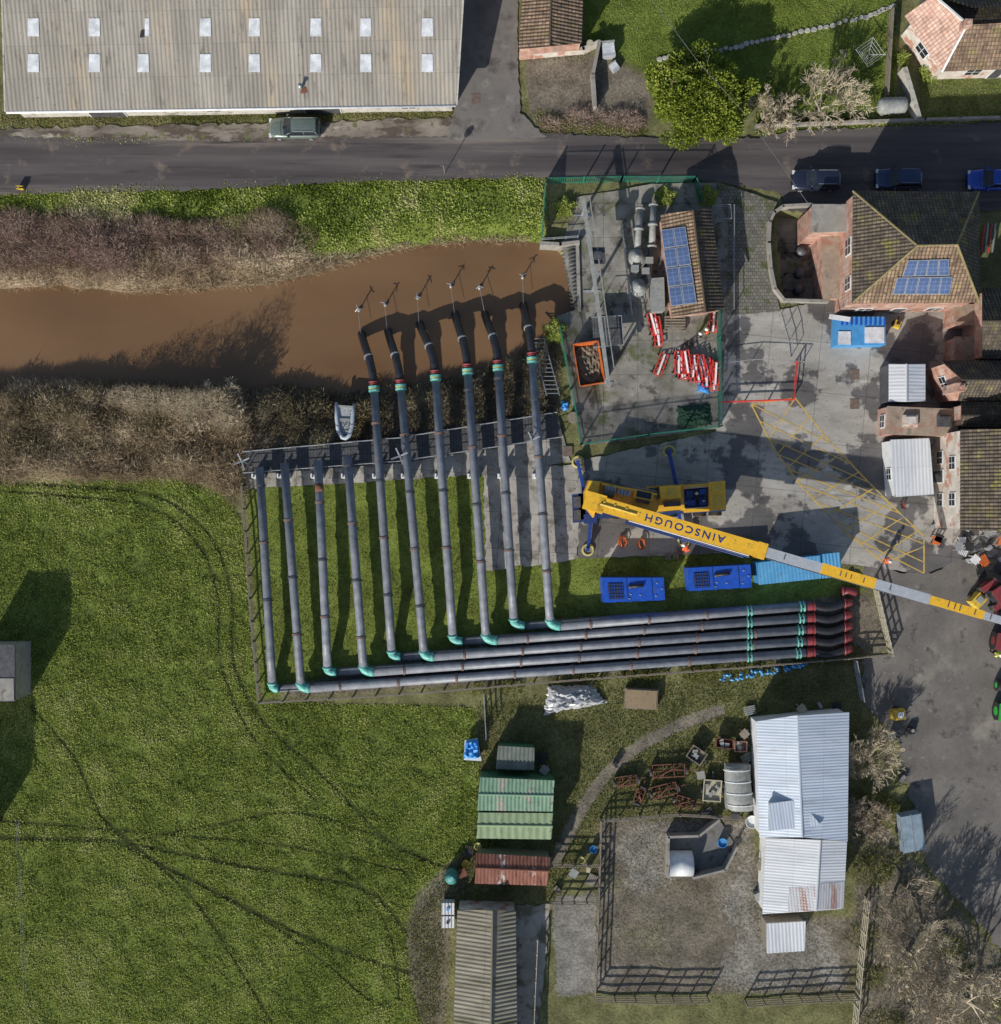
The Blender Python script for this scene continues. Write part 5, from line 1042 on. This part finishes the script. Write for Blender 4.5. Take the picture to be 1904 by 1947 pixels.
# ------------------------------------------------ people
def person(px,py,ang,jac,tr,hat,label,bend=0.):
    loc=P(px,py); loc.z=.04; th=thing('person',label,'person',loc,None,ang)
    bx=lambda x,z:(x+math.sin(bend)*max(0,z-.95)*1., .95+(z-.95)*math.cos(bend) if z>.95 else z)
    J={};E=[];R_=[]
    names=[]
    def v(n,x,y,z,r):
        X_,Z_=bx(x,z); J[n]=len(names); names.append((X_,y,Z_)); R_.append(r)
    v('pel',0,0,.95,.13);v('sp',0,0,1.15,.12);v('ch',0,0,1.35,.14);v('nk',0,0,1.5,.06);v('hd',.02,0,1.62,.09);v('ht',.01,0,1.74,.07);v('ns',.12,0,1.62,.015)
    for s,sg in(('l',1),('r',-1)):
        v('sh'+s,0,sg*.19,1.42,.065);v('el'+s,.06,sg*.28,1.15,.045);v('wr'+s,.25,sg*.24,1.0,.03);v('hn'+s,.33,sg*.23,.97,.035)
        for k in range(4): v('f%d'%k+s,.41-abs(k-1)*.01,sg*(.20+k*.022),.94,.009)
        v('th'+s,.36,sg*.18,.96,.01)
        v('hp'+s,0,sg*.1,.88,.09);v('kn'+s,.04+ (.1*sg),sg*.11,.5,.065);v('an'+s,-.0+.1*sg,sg*.12,.09,.045);v('ft'+s,.16+.1*sg,sg*.13,.05,.045)
    def e(a,b): E.append((J[a],J[b]))
    for a,b in(('pel','sp'),('sp','ch'),('ch','nk'),('nk','hd'),('hd','ht'),('hd','ns')): e(a,b)
    for s in'lr':
        for a,b in(('ch','sh'),('sh','el'),('el','wr'),('wr','hn')): e(a+(s if a!='ch' else ''),b+s)
        for k in range(4): e('hn'+s,'f%d'%k+s)
        e('hn'+s,'th'+s); e('pel','hp'+s);e('hp'+s,'kn'+s);e('kn'+s,'an'+s);e('an'+s,'ft'+s)
    def skin(name,vn,mat,extra):
        ids=[J[x] for x in vn]; mp={j:i for i,j in enumerate(ids)}; me=bpy.data.meshes.new(name)
        me.from_pydata([names[i] for i in ids],[(mp[a],mp[b]) for a,b in E if a in mp and b in mp],[]); me.materials.append(mat)
        o=bpy.data.objects.new(name,me); o.parent=th; link(o); m=o.modifiers.new('s','SKIN')
        for i,j in enumerate(ids): r=R_[j]+extra; me.skin_vertices[0].data[i].radius=(r,r); me.skin_vertices[0].data[i].use_root=(i==0)
        o.modifiers.new('u','SUBSURF').levels=1
    skin('body',list(J),mt['skin'],0); skin('jacket',['pel','sp','ch','shl','shr','ell','elr','wrl','wrr'],jac,.025); skin('trousers',['pel','hpl','hpr','knl','knr','anl','anr'],tr,.02)
    X_,Z_=bx(.01,1.68); part(th,'helmet',B().sph((X_,0,Z_),(.15,.13,.13),12,5,0.).cyl((X_+.03,0),.17,Z_-.01,Z_+.01,12),hat,True,local=True)
person(1680,1066,.4,mt['hiviz'],mt['hiviz'],mt['white'],'person in orange work clothes standing in the yard')
person(1303,1046,2.2,mt['hiviz'],mt['hiviz'],mt['white'],'person in orange overalls bending beside the outrigger',.9)
person(1712,963,1.,mt['hiviz'],mt['navy'],mt['white'],'person in orange jacket walking over the yard')
person(1884,1238,-.8,mt['hiyel'],mt['navy'],mt['white'],'person in yellow high visibility jacket on the lane',.3)
person(1325,640,.3,mt['navy'],mt['navy'],mt['white'],'person in dark clothes and white helmet near barriers')
person(1344,634,2.8,mt['hiviz'],mt['navy'],mt['white'],'person in orange jacket handling barriers in the compound',.4)
# ------------------------------------------------ misc clutter
for k,(x,y) in enumerate(((1183,1030),(1220,1034))):
    p=P(x,y); b=B()
    pts=[p+Vector((math.cos(t*1.1)*(.18+.02*t%.2)+U(-.08,.08),math.sin(t*1.1)*.5+U(-.08,.08),.08+.02*t)) for t in range(22)]
    b.tube(pts,.045,6); mono('lifting_sling','orange lifting sling coiled on the concrete','sling',b,mt['orange'],(p.x,p.y,.03),'slings on the concrete',True)
for x,y in((1270,1058),(1285,1056),(1298,1030)):
    p=P(x,y);b=B()
    for i in range(4): b.box((p.x,p.y-.22+i*.15,.12),(.5,.1,.08))
    b.box((p.x-.2,p.y,.05),(.08,.6,.08)).box((p.x+.2,p.y,.05),(.08,.6,.08)); mono('timber_block','stack of short timber packing blocks','timber block',b,mt['wood'],(p.x,p.y,0),'packing timbers')
m_fl=M('mottled blue plastic',[(.02,.12,.32),(.06,.3,.55),(.3,.45,.55)],5,rough=.5,rand=.4)
for k in range(80):
    t=U(0,1); x=1368+t*165; y=1292-t*30+U(-8,8)*(1-.5*t); p=P(x,y); b=B(); a_=U(0,3.1); c1=Vector((math.cos(a_)*.16,math.sin(a_)*.16,0)); q_=p+Vector((0,0,U(.1,.35)))
    b.sph(tuple(q_),(.12,.12,.12),8,5).tube([q_-c1,q_+c1],.07,7)
    mono('float','small blue plastic float in a long heap','float',b,m_fl,(p.x,p.y,.03),'blue floats heaped by the fence',True)
th=thing('crate','low tan wooden crate beside the fence','crate',tuple(P(1222,1330)))
part(th,'side',B().qp([(1190,1309),(1252,1312),(1250,1350),(1189,1347)],0,.7),mt['wood']); part(th,'lid',B().qp([(1192,1311),(1250,1314),(1248,1348),(1191,1345)],.7,.76),M('tan board',[(.22,.16,.09),(.3,.22,.13)],2,over=((.12,.1,.05),1,.5,.7)))
def scrap(label,px,py,w,h,rot,name='farm_implement'):
    loc=P(px,py); th=thing(name,label,'machinery',tuple(loc),None,rot); b=B()
    b.obox((-w/2,-h/2,.5),(w/2,-h/2,.5),.08,.12).obox((-w/2,h/2,.5),(w/2,h/2,.5),.08,.12).obox((-w/2,0,.5),(w/2,0,.5),.07,.1)
    for x in (-w/2,-w/6,w/6,w/2): b.obox((x,-h/2,.5),(x,h/2,.5),.07,.1)
    b.obox((w/2,0,.5),(w/2+.8,0,.4),.08,.1).obox((-w/2,-h/2,.55),(w/2,h/2,.6),.05,.05).tube([(-w*.3,-h*.4,.6),(w*.1,h*.2,.9),(w*.45,0,.5)],.05,6); part(th,'frame',b,mt['rust'],local=True)
    t=B()
    for i in range(14): x=-w/2+w*i/13; t.obox((x,-h/2+.05*(i%3),.5),(x+U(-.1,.2),-h/2-.25,.0),.04,.04).obox((x,h/2,.5),(x+U(-.1,.2),h/2-.25,.0),.04,.04)
    for i in range(5): x=-w*.4+w*.2*i; t.tube([(x,-.02,.28),(x,.02,.28)],.28,12)
    part(th,'tine',t,mt['rust'],local=True)
    for sx in(-1,1): part(th,'wheel',B().tube([(sx*w/2+sx*.1,-.1,.35),(sx*w/2+sx*.22,-.1,.35)],.35,14),mt['dsteel'],local=True)
scrap('rusty harrow frame lying in rough grass',1190,1482,1.8,.8,.15); scrap('rusty brown cultivator in the scrap row',1270,1463,2.8,1.1,.05); scrap('rusty iron implement beside the harrow',1262,1500,2.2,1.,.25); scrap('old rusty seed drill frame',1300,1522,1.5,.8,-.3); scrap('tangled rusty iron frame near the path',1215,1510,1.2,.7,1.2)
def trailer(label,px,py,w,h,rot,bm,z=.9):
    loc=P(px,py); th=thing('trailer',label,'trailer',tuple(loc),None,rot); b=B(); ringwall(b,[Vector(p) for p in((-w/2,-h/2,0),(w/2,-h/2,0),(w/2,h/2,0),(-w/2,h/2,0))],.4,z,.9,.95); part(th,'trailer_body',b,bm,local=True)
    lb=B()
    for i in range(5): lb.box((U(-.3,.3)*w,U(-.3,.3)*h,.6),(U(.2,.5),U(.1,.3),U(.2,.4)),U(0,3))
    part(th,'load',lb,mt['gtank'],local=True)
    part(th,'drawbar',B().obox((w/2,0,.4),(w/2+.7,0,.35),.1,.1),mt['dsteel'],local=True)
    for sy in(-1,1): part(th,'wheel',B().tube([(0,sy*h/2,.32),(0,sy*(h/2+.16),.32)],.32,14),mt['black'],local=True)
trailer('small tan trailer with open box near the shed',1322,1432,1.5,1.2,-.6,mt['wood']); trailer('narrow rusty trailer with load bed',1375,1410,1.6,.8,-.1,mt['rust']); trailer('small wooden handcart beside the trailer',1405,1416,1.1,.9,0,mt['brick'])
trailer('open metal frame trailer beside the grey tank',1352,1500,1.9,1.6,1.5,mt['lwood'],.7)
th=thing('livestock_trailer','grey ribbed livestock trailer parked by the shed','trailer',tuple(P(1408,1495)))
b=B();c=P(1406,1498,1.6);pts=[]
for k in range(9):
    a=math.pi*k/8; pts.append((math.cos(a)*1.1,math.sin(a)*.7))
vs=[];fs=[]
ys=[-2.,-1.9,-1.,0,1.,1.6,1.9]
for j,yy in enumerate(ys):
    s_=1. if 0<j<len(ys)-2 else .85
    for x,z in pts: vs.append((c.x+x*s_-yy*.12,c.y+yy,1.3+z*s_))
for j in range(len(ys)-1):
    for k in range(8): fs.append((j*9+k,j*9+k+1,(j+1)*9+k+1,(j+1)*9+k))
fs+=[tuple(range(9)),tuple(range((len(ys)-1)*9,len(ys)*9))]
part(th,'canopy',b.add(vs,fs),mt['gtank'],True)
b=B()
for yy in(-1.5,-.5,.5,1.5): b.tube([(c.x+x*1.02-yy*.12,c.y+yy,1.3+z*1.02) for x,z in pts],.05,5)
part(th,'rib',b,mt['white']); part(th,'side',B().box((c.x,c.y,.85),(2.1,3.8,.9)),mt['gtank'])
for sx in(-1,1): part(th,'wheel',B().tube([(c.x+sx*1.06,c.y,.35),(c.x+sx*1.25,c.y,.35)],.35,14),mt['black'])
wall('block wall pen with pale coping beside the paddock',[(1270,1668),(1272,1592),(1330,1590),(1368,1560)],.2,1.1,mt['conc'],name='pen_wall')
wall('low block wall running round the pen',[(1320,1670),(1380,1655),(1402,1612)],.2,1.1,mt['conc'],name='pen_wall')
surf('pen_floor',[(1270,1668),(1272,1592),(1368,1558),(1402,1612),(1380,1658)],.01,M('pen concrete',[(.12,.12,.115),(.19,.19,.18)],1.,over=((.09,.08,.06),1,.5,.65)),.03)
th=thing('calf_hutch','white curved calf hutch in the block pen','animal hutch',tuple(P(1295,1645))); b=B();c=P(1296,1647,1.);vs=[];fs=[]
for j,yy in enumerate((-1.05,0,1.05)):
    for k in range(11): a=math.pi*k/10; vs.append((c.x+yy,c.y+math.cos(a)*1.1,.1+math.sin(a)*1.3))
for j in range(2):
    for k in range(10): fs.append((j*11+k,j*11+k+1,(j+1)*11+k+1,(j+1)*11+k))
fs+=[tuple(range(11)),tuple(range(22,33))]; part(th,'shell',b.add(vs,fs),mt['white'],True); part(th,'opening',B().box((c.x+1.06,c.y,.5),(.04,.9,.9)),mt['black'])
for x,y,r_,m_,nm,lb in((1323,1650,.22,'dsteel','bucket','black feed bucket beside the white hutch'),(1372,1600,.4,'lblue','water_trough','pale blue trough in the pen corner'),(1392,1618,.3,'black','bucket','black tub against the pen wall'),(1428,1560,.55,'white','water_tank','white round tank beside the tin shed'),(1128,1612,.32,'lblue','bucket','pale round tub by the pen gate'),(1105,1632,.3,'palegreen','bucket','pale yellow tub by the pen'),(909,1606,.3,'palegreen','bucket','pale yellow tub by the rusty shed'),(886,1640,.3,'dyellow','bucket','yellow tub near the rusty shed')):
    p=P(x,y);b=B(); b.tube([(p.x,p.y,.0),(p.x,p.y,.5)],[r_*.85,r_],16,False); b.cyl(p,r_*.86,.0,.04,16); b.torus((p.x,p.y,.5),r_,.03,16,5); b.cyl(p,r_*.9,.3,.34,14); mono(nm,lb,nm.replace('_',' '),b,mt[m_],(p.x,p.y,0),smooth=False)
p=P(860,1661);th=thing('water_tank','round teal plastic water tank at the field edge','tank',(p.x,p.y,-.1)); part(th,'tank_shell',B().cyl(p,.58,-.05,1.2,20).tube([(p.x,p.y,1.2),(p.x,p.y,1.4)],[.58,.2],20),M('teal plastic',[(.04,.2,.2),(.07,.27,.26)],2,rough=.5),True); part(th,'lid',B().cyl(p,.2,1.4,1.48,12),mt['teal'])
for y in(1720,1745):
    p=P(853,y); th=thing('ibc_tank','white plastic tank in a metal cage','tank',(p.x,p.y,-.1),'white caged tanks'); part(th,'tank_shell',B().box((p.x,p.y,.6),(1.1,1.,1.)),mt['white']); b=B()
    for i in range(5):
        for s_ in(-1,1): b.obox((p.x-.55+i*.275,p.y+s_*.53,.05),(p.x-.55+i*.275,p.y+s_*.53,1.15),.04,.04)
        b.obox((p.x-.55+i*.275,p.y-.53,1.14),(p.x-.55+i*.275,p.y+.53,1.14),.04,.04)
    part(th,'cage',b,mt['steel']); part(th,'lid',B().cyl(p,.14,1.1,1.22,12),mt['black'] if y>1730 else mt['lblue'])
p=P(898,1430); th=thing('cart','small cart covered with a blue tarpaulin','cart',(p.x,p.y,-.1)); part(th,'bed',B().qp([(882,1445),(884,1408),(908,1404),(916,1447)],.4,.6),mt['white'])
b=B(); pts=PP([(882,1444),(884,1410),(909,1406),(914,1446)],1.1);k=8
b.add([bil(pts,i/k,j/k)+Vector((U(-.05,.05),U(-.05,.05),-.0+U(-.25,.15)-(.5 if i in(0,k) or j in(0,k) else 0))) for j in range(k+1) for i in range(k+1)],[(j*(k+1)+i,j*(k+1)+i+1,(j+1)*(k+1)+i+1,(j+1)*(k+1)+i) for j in range(k) for i in range(k)]); part(th,'cover',b,mt['btarp'])
for s_ in(-1,1): part(th,'wheel',B().tube([(p.x+s_*.65,p.y,.2),(p.x+s_*.78,p.y,.2)],.28,12),mt['black'])
th=thing('oil_tank','grey ribbed horizontal oil tank behind the roadside wall','tank',tuple(P(1696,203))); a,c=P(1670,202,.9),P(1724,200,.9); pts=[a.lerp(c,t/12) for t in range(13)]
part(th,'tank_shell',B().tube(pts,[.5,.7]+[.74 if i%2 else .68 for i in range(9)]+[.7,.5],16),mt['gtank'],True); part(th,'cradle',B().box((a.x+.5,a.y,.15),(.2,1.2,.4)).box((c.x-.5,c.y,.15),(.2,1.2,.4)),mt['conc'])
for x,y,r_ in((1156,100,.1),(1168,130,.6)):
    p=P(x,y); s_=1. if x<1160 else .6; th=thing('garden_chest' if s_==1 else 'garden_chair','grey-white plastic garden item in the dirt yard','garden furniture',(p.x,p.y,-.1),None,r_)
    part(th,'shell',B().box((0,0,.5*s_),(1.1*s_,1.2*s_,.9*s_)),mt['boom'],local=True); part(th,'lid',B().box((0,.1,.98*s_),(1.*s_,.8*s_,.06)),mt['skl'],local=True); part(th,'rim',B().box((0,.6*s_,.8*s_),(1.14*s_,.1,.7*s_)),mt['gtank'],local=True)
p=P(1120,93);mono('garden_table','small round tan table by the low wall','table',B().cyl(p,.3,1.2,1.25,16).cyl(p,.05,.0,1.2,8),mt['lwood'],(p.x,p.y,0))
p=P(1640,118);th=thing('clothes_dryer','rotary clothes dryer standing on the lawn','clothes dryer',(p.x,p.y,-.1)); b=B().cyl(p,.04,-.1,2.,8); part(th,'mast',b,mt['steel']); b=B();tips=[p+Vector((math.cos(a)*1.3,math.sin(a)*1.3,2.2)) for a in(1.4,2.97,4.54,6.11)]
for t in tips: b.tube([p+Vector((0,0,1.6)),t],.025,5)
part(th,'arm',b,mt['steel']); b=B()
for f_ in(.35,.55,.75,.98):
    q=[(p+Vector((0,0,1.6))).lerp(t,f_) for t in tips]; b.tube(q+[q[0]],.012,4,False)
part(th,'line',b,mt['white'])
p=P(42,357); th=thing('road_sign','small yellow roadworks board on the verge','sign',(p.x,p.y,0)); part(th,'board',B().obox((p.x-.3,p.y,.35),(p.x+.3,p.y,.35),.05,.5).obox((p.x-.3,p.y-.2,.3),(p.x+.3,p.y-.2,.3),.05,.45),mt['dyellow']); part(th,'leg',B().obox((p.x-.25,p.y-.35,.02),(p.x-.25,p.y,.6),.04,.04).obox((p.x+.25,p.y-.35,.02),(p.x+.25,p.y,.6),.04,.04),mt['black'])
p=P(846,330); th=thing('road_sign','round road sign on a slim grey post','sign',(p.x,p.y,0)); part(th,'post',B().cyl(p,.035,-.1,2.3,8),mt['steel']); part(th,'sign_plate',B().tube([(p.x,p.y-.02,2.2),(p.x,p.y+.03,2.2)],.3,18),mt['dsteel'])
m_ic=M('worn iron cover',[(.12,.08,.065),(.2,.15,.12)],3)
for x,y in((1625,712),(1625,768),(905,188),(1080,858)):
    p=P(x,y); b=B().box((p.x,p.y,.045),(.8,.9,.02))
    for i in range(5): b.box((p.x-.3+.15*i,p.y,.06),(.04,.8,.02))
    mono('drain_cover','rusty square drain cover set in the ground','drain cover',b,m_ic,(p.x,p.y,.03),'drain covers')
bb=B().tube([P(1240,0,7),P(1330,120,6.6),P(1420,220,6.8),P(1560,420,7)],.02,4); mono('overhead_wire','thin overhead wire crossing garden and road','wire',bb,mt['dsteel'],tuple(P(1330,120,6)))
th=thing('covered_trailer','grey blue sheeted trailer parked on the lane verge','trailer',tuple(P(1738,1585))); pts=PP([(1712,1552),(1752,1545),(1761,1617),(1720,1625)],1.6); part(th,'cover',B().prism(pts,.5,1.6,.94),M('blue grey sheet',[(.17,.23,.28),(.26,.33,.38)],2,rough=.5)); c=cen(pts)
part(th,'side_rail',B().obox(pts[0]-Vector((0,0,.1)),pts[3]-Vector((0,0,.1)),.06,.08).obox(pts[1]-Vector((0,0,.1)),pts[2]-Vector((0,0,.1)),.06,.08).obox((pts[0]+pts[1])/2,(pts[2]+pts[3])/2,.05,.06),mt['steel'])
for s_ in(-1,1): part(th,'wheel',B().tube([(c.x+s_*.85,c.y,.33),(c.x+s_*1.,c.y,.33)],.33,14),mt['black'])
def bowser(label,x,y,m1,m2,rot,s=1.):
    th=thing('site_trolley',label,'trolley',tuple(P(x,y)),None,rot); part(th,'tank_shell',B().box((0,0,.7*s),(1.2*s,1.*s,.7*s),0,.85),m1,local=True); part(th,'lid',B().box((.1,0,1.1*s),(.5*s,.5*s,.1)),m2,local=True); part(th,'drawbar',B().obox((.6*s,0,.4),(1.2*s,.1,.3),.06,.06),mt['black'],local=True)
    for sy in(-1,1): part(th,'wheel',B().tube([(0,sy*.5*s,.25),(0,sy*.62*s,.25)],.25,12),mt['black'],local=True)
bowser('small yellow wheeled bowser on the lane',1703,1356,mt['dyellow'],mt['white'],.1); bowser('yellow machine housing beside the red plant',1852,1140,mt['dyellow'],mt['gtank'],.8,1.1); bowser('yellow wheeled tank near the blue container',1703,618,mt['dyellow'],mt['black'],1.2,.6)
bowser('black and grey trolley by the wall',1730,1388,mt['black'],mt['gtank'],.5,.5)
def tractor(label,x,y,rot,mm):
    th=thing('tractor',label,'tractor',tuple(P(x,y)),None,rot)
    part(th,'bonnet',B().box((1.1,0,1.15),(1.8,.8,.8),0,.85),mm,local=True); cb_=part(th,'cab',B().box((-.4,0,1.75),(1.4,1.4,1.5),0,.85),mt['glass'],local=True); part(cb_,'cab_roof',B().box((-.4,0,2.56),(1.4,1.35,.14)),mm,local=True); part(th,'mudguard',B().box((-.7,.95,1.65),(1.5,.5,.15)).box((-.7,-.95,1.65),(1.5,.5,.15)),mm,local=True)
    for sy in(-1,1):
        for wx,r_ in((-.7,.8),(1.5,.5)):
            w=part(th,'wheel',B().tube([(wx,sy*.75,r_),(wx,sy*1.15,r_)],r_,20),mt['black'],local=True); part(w,'rim',B().tube([(wx,sy*.74,r_),(wx,sy*1.16,r_)],r_*.5,12),mm,local=True)
tractor('green tractor parked at the edge of the lane',1912,1335,1.5,paint('tractor green',(.03,.36,.05)))
tractor('red tractor standing near the crane boom',1890,1120,.6,mt['redp']); tractor('red farm tractor on the lane',1908,1205,1.4,mt['redp'])
random.seed(21)
spots=[]
for k in range(34):
    x,y=U(1775,1900),U(990,1090)
    if (y>1075 and x<1800) or (x<1830 and y>1045): continue
    spots.append((x,y,k,'yard clutter'))
for k,(x,y) in enumerate([(1425,1500),(1440,1545),(1412,1392),(1438,1390),(1420,1440),(1395,1548),(1118,1650),(1125,1672),(1090,1655),(1060,1690),(892,1618),(880,1655),(1062,1605),(1425,1350),(1520,1345),(1558,1340),(1590,1345),(1442,1640),(1440,1700),(1470,1745),(1690,1395),(1715,1480),(1345,1545),(1330,1470),(1170,1452),(1030,1440),(1035,1460)]): spots.append((x,y,k,'farmyard clutter'))
for x,y,k,wh in spots:
    p=P(x,y); w,h,z=U(.25,.7),U(.25,.7),U(.2,.7); mm=random.choice([mt['white'],mt['gtank'],mt['dsteel'],mt['orange'],mt['wood'],mt['steel'],mt['boom'],mt['conc'],mt['black']] if wh[0]=='y' else [mt['gtank'],mt['dsteel'],mt['rust'],mt['wood'],mt['steel'],mt['conc'],mt['black'],mt['lwood']]); r_=U(0,3)
    kind=k%3
    b=B()
    if kind==0:
        b.box((p.x,p.y,z/2),(w,h,z),r_).box((p.x,p.y,z+.03),(w*1.08,h*1.08,.06),r_); mono('storage_box','lidded box standing among '+wh,'box',b,mm,(p.x,p.y,0),'boxes among the clutter')
    elif kind==1:
        for i in range(5):
            o_=(i-2)*.16; b.obox((p.x-math.cos(r_)*.5-math.sin(r_)*o_,p.y-math.sin(r_)*.5+math.cos(r_)*o_,.2),(p.x+math.cos(r_)*.5-math.sin(r_)*o_,p.y+math.sin(r_)*.5+math.cos(r_)*o_,.2),.1,.05)
        b.obox((p.x-math.sin(r_)*.4,p.y+math.cos(r_)*.4,.12),(p.x+math.sin(r_)*.4,p.y-math.cos(r_)*.4,.12),.1,.1); mono('pallet','slatted pallet among '+wh,'pallet',b,mm,(p.x,p.y,0),'pallets among the clutter')
    else:
        b.tube([(p.x-.3,p.y-.3,.02),(p.x-.3,p.y-.3,.8),(p.x+.3,p.y+.3,.8),(p.x+.3,p.y+.3,.02)],.04,6).tube([(p.x+.3,p.y-.3,.02),(p.x+.3,p.y-.3,.8),(p.x-.3,p.y+.3,.8),(p.x-.3,p.y+.3,.02)],.04,6).box((p.x,p.y,.82),(.7,.7,.05),r_); mono('trestle','small metal trestle table among '+wh,'trestle',b,mm,(p.x,p.y,0),'trestles among the clutter')
for k in range(4):
    p=P(1872+k*7,425,.5);q=P(1866+k*7,480,.5); mono('metal_pole','long metal pole lying behind the station house','pole',B().tube([p,q],.08,8),mt['steel'] if k%2 else mt['red'],(p.x,p.y,0),'metal poles on the ground')
# ------------------------------------------------ light, sky, camera
el=math.radians(27); d=Vector((math.sin(math.radians(30))*math.cos(el),math.cos(math.radians(30))*math.cos(el),-math.sin(el)))
sl=bpy.data.lights.new('sun','SUN'); sl.energy=5.; sl.angle=math.radians(.5); sl.color=(1.,.955,.88); so=bpy.data.objects.new('sun',sl); so.rotation_euler=d.to_track_quat('-Z','Y').to_euler(); so.location=(-20,-40,50); link(so)
w=bpy.data.worlds.new('World'); SC.world=w; w.use_nodes=True; N=w.node_tree.nodes; L=w.node_tree.links
sk=N.new('ShaderNodeTexSky'); sk.sky_type='NISHITA'; sk.sun_disc=False; sk.sun_elevation=el; sk.sun_rotation=math.radians(210); bg=N['Background']; bg.inputs[1].default_value=.115; L.new(sk.outputs[0],bg.inputs[0])
cd=bpy.data.cameras.new('camera'); co=bpy.data.objects.new('camera',cd); co.location=(0,0,H); co.rotation_euler=(0,0,0); cd.sensor_fit='VERTICAL'; cd.sensor_height=24; cd.sensor_width=24
cd.lens=12/(1947*S/2/H); cd.clip_end=3000; link(co); SC.camera=co
SC.view_settings.view_transform='Standard'; SC.view_settings.look='None'; SC.view_settings.exposure=0
